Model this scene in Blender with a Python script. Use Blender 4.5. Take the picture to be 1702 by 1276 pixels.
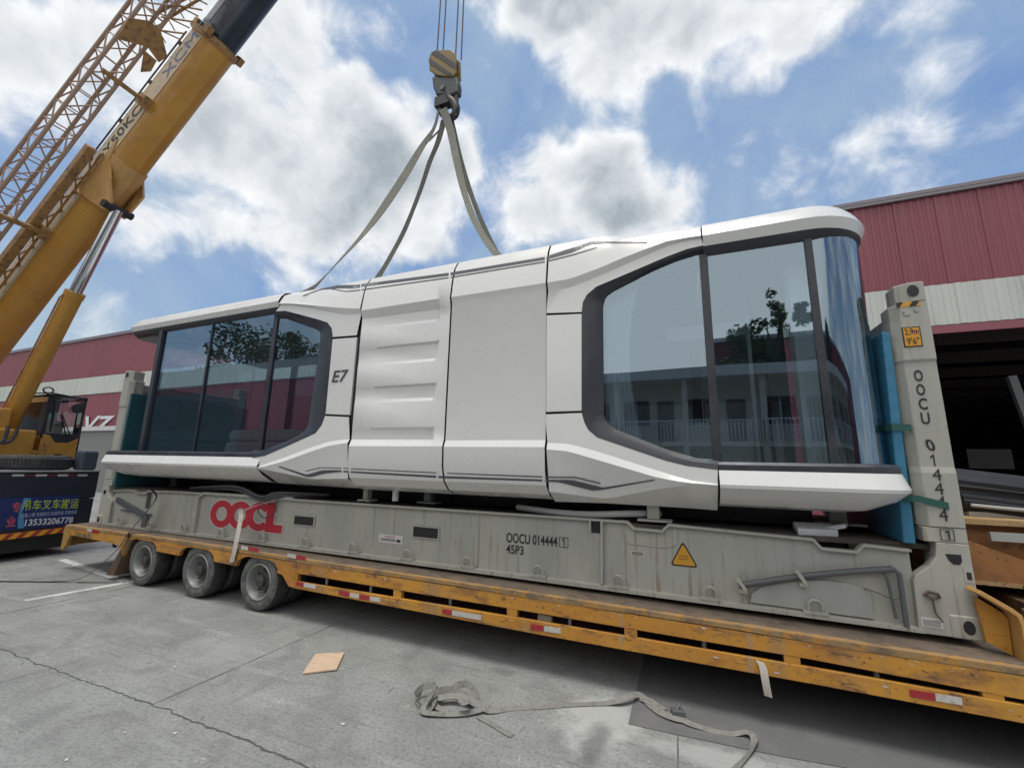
import bpy, bmesh, math, random
from mathutils import Vector, Matrix
R = math.radians
V3 = Vector
random.seed(11)
sc = bpy.context.scene
for o in list(bpy.data.objects):
    bpy.data.objects.remove(o)

# ------------------------------------------------------------------ camera
CW, CH, FPX = 1702.0, 1276.0, 702.22
YAW, PIT, ROL = R(-22.80503), R(10.74173), R(1.16986)
CAM = V3((-1.97167, -4.5828, 2.00059))
def _basis():
    cy, sy, cp, sp = math.cos(YAW), math.sin(YAW), math.cos(PIT), math.sin(PIT)
    f = V3((sy*cp, cy*cp, sp)); r = V3((cy, -sy, 0)); u = r.cross(f)
    cr, sr = math.cos(ROL), math.sin(ROL)
    return r*cr + u*sr, u*cr - r*sr, f
BR, BU, BF = _basis()
cd = bpy.data.cameras.new('camera'); cam = bpy.data.objects.new('camera', cd)
sc.collection.objects.link(cam)
cam.matrix_world = Matrix.Translation(CAM) @ Matrix((BR, BU, -BF)).transposed().to_4x4()
cd.sensor_width = 36; cd.lens = 36*FPX/CW; cd.clip_start = .05; cd.clip_end = 3000
sc.camera = cam
# measuring aid: where a sight line of the survey photo meets a real plane
def _ray(px, py): return BF*FPX + BR*(px-CW/2) - BU*(py-CH/2)
def at(px, py, Y):
    d = _ray(px, py); return CAM + d*((Y-CAM.y)/d.y)
def atz(px, py, Z=0):
    d = _ray(px, py); return CAM + d*((Z-CAM.z)/d.z)
def atx(px, py, X):
    d = _ray(px, py); return CAM + d*((X-CAM.x)/d.x)
def sky_dir(px, py): return _ray(px, py).normalized()

# ------------------------------------------------------------------ light
SUN_EL, SUN_AZ = R(80), R(192)          # azimuth: from +Y (behind the cabin) toward +X
sc.view_settings.view_transform = 'Standard'; sc.view_settings.look = 'None'
sc.view_settings.exposure = 0.93; sc.view_settings.gamma = 1
sc.cycles.max_bounces = 8; sc.cycles.transparent_max_bounces = 16
sun_d = bpy.data.lights.new('sun', 'SUN'); sun_d.energy = 1.25; sun_d.angle = R(24); sun_d.color = (1, .95, .87)
sun = bpy.data.objects.new('sun', sun_d); sc.collection.objects.link(sun)
sdir = V3((math.sin(SUN_AZ)*math.cos(SUN_EL), math.cos(SUN_AZ)*math.cos(SUN_EL), math.sin(SUN_EL)))
sun.rotation_euler = (-sdir).to_track_quat('-Z', 'Y').to_euler(); sun.location = (0, 0, 40)

world = bpy.data.worlds.new('World'); sc.world = world; world.use_nodes = True
wn = world.node_tree; wn.nodes.clear(); WL = wn.links.new
def N(nt, typ, **kw):
    n = nt.nodes.new(typ)
    for k, v in kw.items():
        if k.startswith('i_'):
            key = k[2:]; n.inputs[int(key) if key.isdigit() else key].default_value = v
        else: setattr(n, k, v)
    return n
def M(nt, op, a, b=None, c=None, clamp=False):
    n = nt.nodes.new('ShaderNodeMath'); n.operation = op; n.use_clamp = clamp
    for i, x in enumerate((a, b, c)):
        if x is None: continue
        if isinstance(x, (int, float)): n.inputs[i].default_value = x
        else: nt.links.new(x, n.inputs[i])
    return n.outputs[0]
def MR(nt, x, a, b, c=0, d=1, smooth=True):
    n = nt.nodes.new('ShaderNodeMapRange'); n.interpolation_type = 'SMOOTHSTEP' if smooth else 'LINEAR'
    nt.links.new(x, n.inputs[0])
    for i, v in enumerate((a, b, c, d)): n.inputs[1+i].default_value = v
    return n.outputs[0]
def MIX(nt, f, a, b, blend='MIX'):
    n = nt.nodes.new('ShaderNodeMix'); n.data_type = 'RGBA'; n.blend_type = blend
    for s, x in ((0, f), (6, a), (7, b)):
        if isinstance(x, (int, float)): n.inputs[s].default_value = x
        elif isinstance(x, tuple): n.inputs[s].default_value = (*x[:3], 1)
        else: nt.links.new(x, n.inputs[s])
    return n.outputs[2]
def build_sky():
    nt = wn
    tc = N(nt, 'ShaderNodeTexCoord'); g = tc.outputs['Generated']
    sky = N(nt, 'ShaderNodeTexSky', sky_type='NISHITA', sun_disc=False)
    sky.sun_elevation = SUN_EL; sky.sun_rotation = SUN_AZ; sky.altitude = 50; sky.air_density = 1.0; sky.dust_density = .6; sky.ozone_density = 2.0
    def noise(vec, scale, detail, rough=.55, dist=0.0):
        n = N(nt, 'ShaderNodeTexNoise'); n.inputs['Scale'].default_value = scale; n.inputs['Detail'].default_value = detail
        n.inputs['Roughness'].default_value = rough; n.inputs['Distortion'].default_value = dist
        nt.links.new(vec, n.inputs['Vector']); return n.outputs[0]
    nw = N(nt, 'ShaderNodeTexNoise'); nw.inputs['Scale'].default_value = 6; nw.inputs['Detail'].default_value = 5; nt.links.new(g, nw.inputs['Vector'])
    w0 = N(nt, 'ShaderNodeVectorMath', operation='SUBTRACT'); nt.links.new(nw.outputs['Color'], w0.inputs[0]); w0.inputs[1].default_value = (.5, .5, .5)
    w1 = N(nt, 'ShaderNodeVectorMath', operation='SCALE'); nt.links.new(w0.outputs[0], w1.inputs[0]); w1.inputs['Scale'].default_value = .16
    w2 = N(nt, 'ShaderNodeVectorMath', operation='ADD'); nt.links.new(g, w2.inputs[0]); nt.links.new(w1.outputs[0], w2.inputs[1]); gw = w2.outputs[0]
    vor = N(nt, 'ShaderNodeTexVoronoi', feature='SMOOTH_F1'); vor.inputs['Scale'].default_value = 13; vor.inputs['Smoothness'].default_value = .35
    wv = N(nt, 'ShaderNodeVectorMath', operation='ADD'); nz = N(nt, 'ShaderNodeTexNoise'); nz.inputs['Scale'].default_value = 9; nz.inputs['Detail'].default_value = 4
    nt.links.new(g, nz.inputs['Vector'])
    sc_ = N(nt, 'ShaderNodeVectorMath', operation='SCALE'); nt.links.new(nz.outputs['Color'], sc_.inputs[0]); sc_.inputs['Scale'].default_value = .12
    nt.links.new(g, wv.inputs[0]); nt.links.new(sc_.outputs[0], wv.inputs[1]); nt.links.new(wv.outputs[0], vor.inputs['Vector'])
    puff = M(nt, 'SUBTRACT', .55, vor.outputs[0])
    # cloud banks: where they stand in the sky (direction), angular half-extents, weight
    banks = [   # centre, half-extent point, weight
        ((455,250),(640,360),.95),((400,385),(640,455),.55),((640,300),(770,430),1.0),((350,200),(470,310),.75),((590,195),(700,260),.75),((735,270),(810,350),.75),((480,130),(600,210),.55),((680,410),(790,470),.6),((560,330),(700,440),.8),
        ((975,285),(1130,365),.70),((1050,335),(1190,420),.85),((890,350),(1010,420),.65),((1100,400),(1200,450),.7),
        ((1090,30),(1300,120),1.0),((960,5),(1090,70),1.35),((915,15),(1040,110),.85),((1270,30),(1440,110),.75),((1000,95),(1120,165),.65),((1230,110),(1330,170),.45),((1400,60),(1600,130),.22),((1230,-60),(1500,60),.8),((960,-20),(1180,60),1.0),((1480,40),(1640,130),.22),
        ((90,80),(350,230),.60),((10,40),(190,190),.55),((200,10),(430,100),.6),((440,60),(570,150),.55),((200,170),(330,260),.45),
        ((1450,222),(1530,275),.46),((340,350),(450,395),.50),((440,400),(540,440),.45),((8,195),(60,245),.45),
        ((640,60),(760,140),.30),((1590,80),(1702,190),.10),((1320,230),(1420,300),.30),((520,455),(640,510),.40),
    ]
    acc = None
    for (c, e, w) in banks:
        d = sky_dir(*c); ex = sky_dir(e[0], c[1]); ey = sky_dir(c[0], e[1])
        a = max(.03, (ex-d).length); b = max(.03, (ey-d).length)
        e1 = (BR - d*BR.dot(d)).normalized(); e2 = d.cross(e1)
        rot = Matrix((e1, e2, d)).transposed()
        mp = N(nt, 'ShaderNodeMapping', vector_type='TEXTURE'); mp.inputs['Location'].default_value = d
        mp.inputs['Rotation'].default_value = rot.to_euler(); mp.inputs['Scale'].default_value = (a, b, max(a, b))
        nt.links.new(gw, mp.inputs['Vector'])
        ln = N(nt, 'ShaderNodeVectorMath', operation='LENGTH'); nt.links.new(mp.outputs[0], ln.inputs[0])
        v = MR(nt, ln.outputs['Value'], 1.55, .0, 0, w)
        acc = v if acc is None else M(nt, 'SMOOTH_MAX', acc, v, .15)
    # away from the surveyed part the sky carries scattered clouds too
    front = N(nt, 'ShaderNodeVectorMath', operation='DOT_PRODUCT'); nt.links.new(g, front.inputs[0]); front.inputs[1].default_value = BF
    back = MR(nt, front.outputs['Value'], .45, .0, 0, .26)
    acc = M(nt, 'MAXIMUM', acc, back)
    # unseen bright bank added high behind the viewer to brighten the near sides
    hb = N(nt, 'ShaderNodeVectorMath', operation='DOT_PRODUCT'); nt.links.new(g, hb.inputs[0]); hb.inputs[1].default_value = V3((-.05, -.72, .69)).normalized()
    high = MR(nt, hb.outputs['Value'], .72, .86, 0, 1.0)
    acc = M(nt, 'MAXIMUM', acc, high)
    def shape_of(vec):
        big = noise(vec, 4.2, 3, .5, .2); fine = noise(vec, 9.5, 8, .62, .35)
        s_ = M(nt, 'ADD', M(nt, 'MULTIPLY', M(nt, 'SUBTRACT', big, .5), .75), M(nt, 'MULTIPLY', M(nt, 'SUBTRACT', fine, .5), .66))
        return s_, fine
    n0, fine0 = shape_of(g)
    off = N(nt, 'ShaderNodeVectorMath', operation='ADD'); nt.links.new(g, off.inputs[0]); off.inputs[1].default_value = tuple(BU*.030-BR*.008)
    n1, _ = shape_of(off.outputs[0])
    shape = M(nt, 'ADD', M(nt, 'MULTIPLY', acc, .80), M(nt, 'ADD', n0, M(nt, 'MULTIPLY', puff, .16)))
    dens = MR(nt, shape, .09, .42)
    core = MR(nt, shape, .34, .80)
    lit = M(nt, 'ADD', .42, M(nt, 'MULTIPLY', M(nt, 'SUBTRACT', n0, n1), 2.2), clamp=True)
    soft = MR(nt, noise(g, 3.0, 4, .5), .35, .65)
    br = M(nt, 'ADD', M(nt, 'MULTIPLY', lit, .60), M(nt, 'SUBTRACT', .55, M(nt, 'MULTIPLY', core, M(nt, 'ADD', .24, M(nt, 'MULTIPLY', soft, .34)))))
    br = M(nt, 'ADD', br, M(nt, 'MULTIPLY', high, .85))
    cloud = MIX(nt, MR(nt, br, .20, .95, 0, 1.0, False), SKYC[0], SKYC[1])
    cloud = MIX(nt, high, cloud, (6.3, 6.25, 6.1))
    blue = MIX(nt, .84, sky.outputs[0], SKYC[2])
    # thin milky veil, stronger low down
    sep = N(nt, 'ShaderNodeSeparateXYZ'); nt.links.new(g, sep.inputs[0])
    veil = M(nt, 'MULTIPLY', MR(nt, noise(g, 2.3, 7, .58, .5), .30, .64), .72)
    low = MR(nt, sep.outputs[2], .55, .05, 0, .50)
    veil = M(nt, 'ADD', veil, low, clamp=True)
    col = MIX(nt, veil, blue, SKYC[3])
    col = MIX(nt, M(nt, 'MULTIPLY', dens, .96), col, cloud)
    bg = N(nt, 'ShaderNodeBackground'); bg.inputs['Strength'].default_value = .12
    nt.links.new(col, bg.inputs['Color'])
    out = N(nt, 'ShaderNodeOutputWorld'); nt.links.new(bg.outputs[0], out.inputs[0])
SKYC = ((1.70, 1.95, 2.15), (4.55, 4.6, 4.65), (.66, 1.22, 2.45), (1.75, 2.3, 2.9))
build_sky()

# ------------------------------------------------------------------ materials
MATS = {}
def mat(name, col, rough=.5, metal=0.0, layers=(), bump=None, coat=0.0, spec=.5, rough_var=0.0):
    """layers: (scale, xyz stretch, second colour, from, to, amount)"""
    if name in MATS: return MATS[name]
    m = bpy.data.materials.new(name); m.use_nodes = True; nt = m.node_tree
    b = nt.nodes['Principled BSDF']
    b.inputs['Base Color'].default_value = (*col, 1); b.inputs['Roughness'].default_value = rough; b.inputs['Metallic'].default_value = metal
    b.inputs['Specular IOR Level'].default_value = spec
    if coat: b.inputs['Coat Weight'].default_value = coat; b.inputs['Coat Roughness'].default_value = .12
    if layers or bump or rough_var:
        geo = N(nt, 'ShaderNodeNewGeometry'); pos = geo.outputs['Position']
        c = None
        for k, (s, st, c2, lo, hi, amt) in enumerate(layers):
            mp = N(nt, 'ShaderNodeMapping'); mp.inputs['Scale'].default_value = st; mp.inputs['Location'].default_value = (k*3.7, k*1.9, k*5.1)
            nt.links.new(pos, mp.inputs['Vector'])
            n = N(nt, 'ShaderNodeTexNoise'); n.inputs['Scale'].default_value = s; n.inputs['Detail'].default_value = 7; n.inputs['Roughness'].default_value = .62
            nt.links.new(mp.outputs[0], n.inputs['Vector'])
            f = MR(nt, n.outputs[0], lo, hi, 0, amt)
            c = MIX(nt, f, c if c is not None else tuple(col), tuple(c2))
        if c is not None: nt.links.new(c, b.inputs['Base Color'])
        if rough_var:
            n = N(nt, 'ShaderNodeTexNoise'); n.inputs['Scale'].default_value = 3; n.inputs['Detail'].default_value = 6
            nt.links.new(pos, n.inputs['Vector'])
            nt.links.new(MR(nt, n.outputs[0], .3, .7, max(.03, rough-rough_var), min(1, rough+rough_var)), b.inputs['Roughness'])
        if bump:
            n = N(nt, 'ShaderNodeTexNoise'); n.inputs['Scale'].default_value = bump[0]; n.inputs['Detail'].default_value = 5
            nt.links.new(pos, n.inputs['Vector'])
            bn = N(nt, 'ShaderNodeBump'); bn.inputs['Strength'].default_value = bump[1]; bn.inputs['Distance'].default_value = bump[2] if len(bump) > 2 else .01
            nt.links.new(n.outputs[0], bn.inputs['Height']); nt.links.new(bn.outputs[0], b.inputs['Normal'])
    MATS[name] = m; return m
def glass_mat(name, tint, base, fres=1.0, gcol=(.9, .95, 1)):
    m = bpy.data.materials.new(name); m.use_nodes = True; nt = m.node_tree; nt.nodes.clear()
    t = N(nt, 'ShaderNodeBsdfTransparent'); t.inputs[0].default_value = (*tint, 1)
    g = N(nt, 'ShaderNodeBsdfGlossy'); g.inputs['Color'].default_value = (*gcol, 1); g.inputs['Roughness'].default_value = 0.004
    geo = N(nt, 'ShaderNodeNewGeometry')
    # slight roll-distortion of toughened glass
    n = N(nt, 'ShaderNodeTexNoise'); n.inputs['Scale'].default_value = .9; n.inputs['Detail'].default_value = 1
    nt.links.new(geo.outputs['Position'], n.inputs['Vector'])
    bn = N(nt, 'ShaderNodeBump'); bn.inputs['Strength'].default_value = .12; bn.inputs['Distance'].default_value = .02
    nt.links.new(n.outputs[0], bn.inputs['Height']); nt.links.new(bn.outputs[0], g.inputs['Normal'])
    fr = N(nt, 'ShaderNodeFresnel'); fr.inputs[0].default_value = 1.5
    f = M(nt, 'ADD', base, M(nt, 'MULTIPLY', fr.outputs[0], fres), clamp=True)
    mx = N(nt, 'ShaderNodeMixShader'); nt.links.new(f, mx.inputs[0]); nt.links.new(t.outputs[0], mx.inputs[1]); nt.links.new(g.outputs[0], mx.inputs[2])
    out = N(nt, 'ShaderNodeOutputMaterial'); nt.links.new(mx.outputs[0], out.inputs[0])
    MATS[name] = m; return m

WHITE = mat('white_panel', (.69, .685, .66), .27, layers=((.8, (1, 1, .6), (.665, .665, .645), .3, .7, .6), (14, (1, 1, .06), (.64, .63, .60), .5, .9, .35)), rough_var=.08, bump=(1.1, .06, .02), coat=.3)
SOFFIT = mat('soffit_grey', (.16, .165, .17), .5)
DARKF = mat('dark_frame', (.028, .031, .040), .38, layers=((3, (1, 1, 1), (.045, .048, .055), .4, .7, .7),), rough_var=.12)
SEAM = mat('seam_black', (.008, .009, .012), .6)
DECAL = mat('decal_grey', (.075, .08, .09), .4)
DECALT = mat('lettering_grey', (.06, .062, .066), .45)
GLASS = glass_mat('tinted_glass', (.62, .72, .77), .21, 1.05, (.70, .87, 1.0))
CABG = glass_mat('cab_glass', (.85, .95, .96), .30, .9, (.88, 1.0, 1.0))
CURT = mat('curtain_cloth', (.80, .82, .85), .9)
INTW = mat('interior_white', (.55, .56, .56), .55)
INTD = mat('interior_dark', (.05, .052, .055), .6)
WOODF = mat('interior_floor', (.16, .11, .075), .5, layers=((4, (1, 8, 1), (.10, .07, .05), .4, .7, .8),))
RACK = mat('rack_grey_paint', (.385, .378, .33), .55, layers=((16, (1.3, 1.3, .05), (.23, .175, .12), .55, .68, .85), (34, (1, 1, 1), (.16, .085, .05), .68, .74, .9), (5, (1, 1, .5), (.41, .415, .39), .58, .66, .5), (2.2, (1, 1, .25), (.30, .30, .275), .4, .75, .8), (14, (1, 1, .12), (.16, .145, .12), .60, .78, .7), (26, (1, 1, 1), (.13, .075, .05), .66, .76, .85), (1.1, (.4, 1, 1), (.345, .35, .325), .5, .72, .6)), bump=(9, .25, .012), rough_var=.14)
RACKD = mat('rack_rusty_edge', (.16, .13, .105), .8, layers=((10, (1, 1, 1), (.075, .05, .04), .4, .65, .9), (30, (1, 1, 1), (.30, .29, .26), .6, .7, .8)), bump=(60, .3, .006))
DECKT = mat('trailer_grimy_deck', (.15, .115, .085), .85, layers=((6, (1, 1, 1), (.085, .068, .055), .42, .66, .9), (15, (1, 1, 1), (.27, .15, .05), .58, .68, .7), (40, (1, 1, 1), (.22, .20, .17), .6, .72, .6)), bump=(50, .5, .008))
RDECK = mat('rack_deck_boards', (.10, .085, .07), .85, layers=((3, (1, 6, 1), (.05, .042, .036), .4, .7, .9),))
YEL = mat('trailer_ochre_paint', (.53, .255, .034), .55, layers=((1.6, (.5, 1, 1.2), (.41, .17, .028), .38, .70, .9), (1.1, (1.6, 1, .2), (.34, .20, .085), .52, .64, .8), (4.2, (.5, 1, 1.3), (.24, .105, .04), .50, .66, .8), (11, (.6, 1, 1.4), (.13, .07, .04), .58, .68, .85), (28, (1, 1, 1), (.07, .045, .032), .60, .68, .9), (1.9, (2.2, 1, .35), (.30, .24, .17), .60, .70, .6), (46, (.7, 1, .8), (.50, .46, .38), .715, .76, .7), (3.1, (.22, 1, 5), (.20, .145, .09), .58, .72, .7)), bump=(28, .25, .006), rough_var=.15)
YELR = mat('trailer_worn_edge', (.30, .19, .085), .75, layers=((5, (.8, 1, 1.3), (.15, .105, .07), .42, .66, .9), (12, (1, 1, 1), (.42, .20, .035), .50, .64, .85), (28, (1, 1, 1), (.09, .065, .05), .60, .70, .8), (60, (.5, 1, 1), (.5, .46, .4), .69, .73, .8)), bump=(45, .5, .008))
YELOLD = mat('trailer_olive_paint', (.40, .225, .05), .65, layers=((3, (.4, 1, 1.5), (.24, .165, .075), .4, .68, .9), (18, (1, 1, 1), (.09, .07, .05), .58, .7, .8), (8, (.5, 1, 1), (.36, .19, .03), .6, .7, .7)), bump=(36, .35, .006))
TDARK = mat('trailer_underside', (.018, .016, .015), .8)
RUBBER = mat('tyre_rubber', (.040, .040, .039), .82, layers=((8, (1, 1, 1), (.075, .072, .066), .45, .7, .8),), bump=(50, .2, .004))
RUBBL = mat('tyre_dusty_wall', (.125, .13, .122), .85, layers=((7, (1, 1, 1), (.05, .05, .048), .4, .65, .8),), bump=(50, .2, .004))
RIM = mat('rim_steel', (.27, .275, .265), .5, .35, layers=((9, (1, 1, 1), (.15, .14, .125), .5, .7, .8),))
HUB = mat('hub_dark', (.06, .058, .055), .6, .2, layers=((16, (1, 1, 1), (.16, .15, .13), .55, .7, .8),))
CRY = mat('crane_yellow', (.51, .255, .042), .42, layers=((1.0, (1, 1, 1), (.43, .205, .035), .4, .7, .8), (5, (1, 1, .5), (.33, .16, .04), .52, .75, .7), (16, (1, 1, .4), (.22, .115, .045), .60, .75, .6)), rough_var=.1)
CRYL = mat('crane_pale_plate', (.52, .29, .095), .5, layers=((4, (1, 1, 1), (.43, .23, .07), .4, .7, .8),))
CRBR = mat('crane_brown_steel', (.36, .20, .07), .6, layers=((9, (1, 1, 1), (.12, .07, .04), .45, .7, .9),))
JIB = mat('jib_warm_brown', (.38, .26, .19), .55, layers=((7, (1, 1, 1), (.40, .27, .16), .5, .7, .8),))
BOOMLIT = mat('boom_lit_side', (.58, .45, .29), .5, layers=((5, (1, 1, 1), (.40, .31, .20), .45, .7, .8),))
NAVY = mat('navy_paint', (.016, .021, .036), .42, layers=((3, (1, 1, 1), (.03, .036, .05), .45, .7, .7),))
BOOMIN = mat('boom_inner_navy', (.013, .020, .034), .35, layers=((2, (1, 1, 1), (.022, .032, .05), .4, .7, .8),))
CHROME = mat('cylinder_chrome', (.62, .64, .66), .16, .95)
BLACK = mat('black_steel', (.015, .015, .017), .5)
CABLE = mat('steel_rope', (.05, .052, .06), .6, .3)
SLING = mat('sling_webbing', (.19, .19, .16), .9, layers=((30, (1, 1, 1), (.14, .14, .12), .45, .65, .8), (2.5, (1, 1, 1), (.24, .235, .20), .5, .7, .6)), bump=(300, .3, .002))
STRAPG = mat('ground_webbing', (.215, .21, .192), .9, layers=((22, (1, 1, 1), (.15, .146, .135), .45, .65, .8), (60, (1, 1, 1), (.11, .11, .105), .63, .72, .7)), bump=(250, .4, .003))
STRAPK = mat('black_webbing', (.022, .022, .023), .85)
STRAPW = mat('white_webbing', (.50, .46, .41), .9, layers=((14, (1, 1, 1), (.36, .32, .27), .45, .7, .8),))
TEALD = mat('teal_foam_dark', (.018, .085, .105), .45, layers=((2, (1, 1, 1), (.03, .11, .125), .4, .7, .7),))
GREENS = mat('green_strap', (.016, .085, .07), .7)
TEAL = mat('teal_foam', (.035, .18, .30), .55, layers=((4, (1, 1, 1), (.03, .15, .26), .4, .7, .7),), bump=(7, .35, .03))
REDP = mat('red_corrugated', (.225, .058, .072), .5, layers=((.5, (1, 1, .3), (.19, .048, .060), .4, .7, .7), (5, (1, 1, .06), (.25, .078, .092), .5, .75, .5), (9, (1, 1, .03), (.13, .04, .045), .60, .75, .5)))
WBAND = mat('white_corrugated', (.50, .515, .47), .5, layers=((2, (1, 1, .12), (.41, .42, .385), .45, .72, .8),))
ROOFT = mat('roof_trim', (.19, .17, .185), .5)
PINK = mat('door_lintel_red', (.235, .072, .09), .55)
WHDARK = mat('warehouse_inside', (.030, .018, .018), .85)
CONC = None
LINEW = mat('road_paint', (.56, .57, .55), .8, layers=((3, (1, 1, 1), (.36, .365, .35), .45, .68, .9), (25, (1, 1, 1), (.22, .22, .21), .54, .66, .8)))
JOINT = mat('joint_filler', (.085, .087, .083), .9, layers=((20, (1, 1, 1), (.15, .15, .14), .5, .65, .9),))
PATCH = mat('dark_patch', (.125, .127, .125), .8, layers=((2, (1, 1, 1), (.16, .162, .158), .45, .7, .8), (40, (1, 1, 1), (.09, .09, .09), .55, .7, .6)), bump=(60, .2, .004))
PLY = mat('plywood', (.56, .42, .30), .7, layers=((5, (1, 9, 1), (.47, .32, .22), .45, .65, .9), (30, (1, 1, 1), (.52, .38, .26), .55, .7, .5)))
RED = mat('red_paint', (.42, .018, .035), .5)
REFR = mat('reflector_red', (.33, .025, .035), .3)
REFW = mat('reflector_white', (.52, .50, .46), .35, layers=((30, (1, 1, 1), (.33, .29, .24), .5, .68, .8),))
PAPER = mat('label_white', (.56, .55, .52), .6)
INKB = mat('ink_black', (.02, .02, .02), .6)
YLAB = mat('label_yellow', (.58, .28, .025), .5)
YGRN = mat('letters_yellow_green', (.42, .52, .08), .5)
WLET = mat('letters_white', (.60, .60, .62), .5)
PLET = mat('letters_red', (.45, .09, .12), .5)
LETL = mat('letters_pale_blue', (.38, .42, .55), .5)
BANB = mat('banner_blue', (.012, .022, .11), .45, layers=((1.5, (1, 1, 1), (.02, .04, .17), .4, .7, .8),))
BANC = mat('banner_cyan', (.06, .24, .42), .45)
GREYP = mat('grey_plastic', (.34, .34, .33), .5)
HOSE = mat('rubber_hose', (.05, .05, .055), .55)
GREYT = mat('grey_conduit', (.10, .105, .11), .45)
TARP = mat('black_tarp', (.007, .0075, .009), .5, layers=((3, (1, 1, 6), (.014, .015, .018), .45, .65, .9),))
BEIGE = mat('beige_render', (.58, .55, .47), .8, layers=((1, (1, 1, .5), (.5, .47, .40), .4, .7, .7),))
TRUNK = mat('bark', (.06, .045, .032), .9)
LEAF = mat('leaves', (.05, .09, .03), .6, layers=((1.5, (1, 1, 1), (.085, .13, .04), .45, .65, .9),))
CARW = mat('car_white', (.62, .63, .64), .25, coat=.6)
CARG = mat('car_glass_dark', (.012, .014, .016), .08)

# ------------------------------------------------------------------ mesh helpers
ORG = {}
class MB:
    def __init__(s): s.v = []; s.f = []; s.m = []
    def add(s, vs, fs, mi=0):
        n = len(s.v); s.v += [tuple(v) for v in vs]; s.f += [tuple(i+n for i in f) for f in fs]; s.m += [mi]*len(fs)
    def box(s, x0, x1, y0, y1, z0, z1, mi=0):
        s.add([(x0,y0,z0),(x1,y0,z0),(x1,y1,z0),(x0,y1,z0),(x0,y0,z1),(x1,y0,z1),(x1,y1,z1),(x0,y1,z1)],
              [(0,3,2,1),(4,5,6,7),(0,1,5,4),(1,2,6,5),(2,3,7,6),(3,0,4,7)], mi); return s
    def obox(s, c, a, b, d, mi=0):
        c, a, b, d = V3(c), V3(a), V3(b), V3(d)
        if a.cross(b).dot(d) < 0: d = -d
        vs = [c-a-b-d, c+a-b-d, c+a+b-d, c-a+b-d, c-a-b+d, c+a-b+d, c+a+b+d, c-a+b+d]
        s.add(vs, [(0,3,2,1),(4,5,6,7),(0,1,5,4),(1,2,6,5),(2,3,7,6),(3,0,4,7)], mi); return s
    def bar(s, p, q, w, h, up=(0,0,1), mi=0):
        p, q = V3(p), V3(q); d = q-p; up = V3(up); sd = d.cross(up)
        if sd.length < 1e-6: sd = d.cross(V3((1,0,0)))
        sd.normalize(); u = sd.cross(d).normalized()
        return s.obox((p+q)/2, d/2, sd*w/2, u*h/2, mi)
    def tube(s, path, r, n=8, mi=0, caps=True):
        path = [V3(p) for p in path]; rs = r if isinstance(r, (list, tuple)) else [r]*len(path)
        rings = []; prev = None
        for i, p in enumerate(path):
            t = (path[min(i+1, len(path)-1)]-path[max(i-1, 0)])
            t = t.normalized() if t.length > 1e-9 else V3((0,0,1))
            if prev is None:
                a = t.cross(V3((0,0,1)))
                if a.length < .05: a = t.cross(V3((1,0,0)))
            else: a = prev - t*prev.dot(t)
            a.normalize(); prev = a; b = t.cross(a)
            rings.append([p + (a*math.cos(2*math.pi*k/n)+b*math.sin(2*math.pi*k/n))*rs[i] for k in range(n)])
        return s.loft(rings, True, caps, mi)
    def loft(s, rings, closed=True, caps=False, mi=0, flip=False):
        n = len(rings[0]); vs = [p for r in rings for p in r]; fs = []
        for i in range(len(rings)-1):
            for k in range(n if closed else n-1):
                a, b = i*n+k, i*n+(k+1) % n
                q = (a, b, b+n, a+n); fs.append(q[::-1] if flip else q)
        if caps:
            c0 = tuple(range(n))[::-1]; c1 = tuple(range((len(rings)-1)*n, len(rings)*n))
            if flip: c0, c1 = c0[::-1], c1[::-1]
            fs += [c0, c1]
        s.add(vs, fs, mi); return s
    def prism(s, pts, off, mi=0):
        """closed outline of 3-D points pushed along off"""
        a = [V3(p) for p in pts]; off = V3(off)
        nrm = V3((0,0,0))
        for i in range(len(a)): nrm += a[i].cross(a[(i+1) % len(a)])
        if nrm.dot(off) < 0: a = a[::-1]
        n = len(a); b = [p+off for p in a]
        fs = [tuple(range(n))[::-1], tuple(range(n, 2*n))] + [(i, (i+1) % n, n+(i+1) % n, n+i) for i in range(n)]
        s.add(a+b, fs, mi); return s
    def pxz(s, pts, y0, y1, mi=0): return s.prism([(x, y0, z) for x, z in pts], (0, y1-y0, 0), mi)
    def pyz(s, pts, x0, x1, mi=0): return s.prism([(x0, y, z) for y, z in pts], (x1-x0, 0, 0), mi)
    def pxy(s, pts, z0, z1, mi=0): return s.prism([(x, y, z0) for x, y in pts], (0, 0, z1-z0), mi)
    def lathe(s, prof, c, axis, n=32, mi=0, mis=None):
        """prof: (radius, height along axis)"""
        c, ax = V3(c), V3(axis).normalized(); a = ax.cross(V3((0,0,1)))
        if a.length < .05: a = ax.cross(V3((1,0,0)))
        a.normalize(); b = ax.cross(a)
        rings = [[c+ax*h+(a*math.cos(2*math.pi*k/n)+b*math.sin(2*math.pi*k/n))*max(r, 1e-4) for k in range(n)] for r, h in prof]
        if mis is None: s.loft(rings, True, False, mi)
        else:
            for i in range(len(rings)-1): s.loft(rings[i:i+2], True, False, mis[i])
        return s
    def ribbon(s, path, side, t=.004, mi=0):
        """flat strap: path points, half-width vectors (one or a list), thickness"""
        path = [V3(p) for p in path]; rings = []
        for i, p in enumerate(path):
            sd = V3(side[i]) if isinstance(side, list) else V3(side)
            tg = path[min(i+1, len(path)-1)]-path[max(i-1, 0)]
            n = tg.cross(sd); n = n.normalized()*t/2 if n.length > 1e-9 else V3((0,0,t/2))
            rings.append([p-sd-n, p+sd-n, p+sd+n, p-sd+n])
        return s.loft(rings, True, True, mi)
    def ngon(s, pts, mi=0): s.add(pts, [tuple(range(len(pts)))], mi); return s
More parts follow.
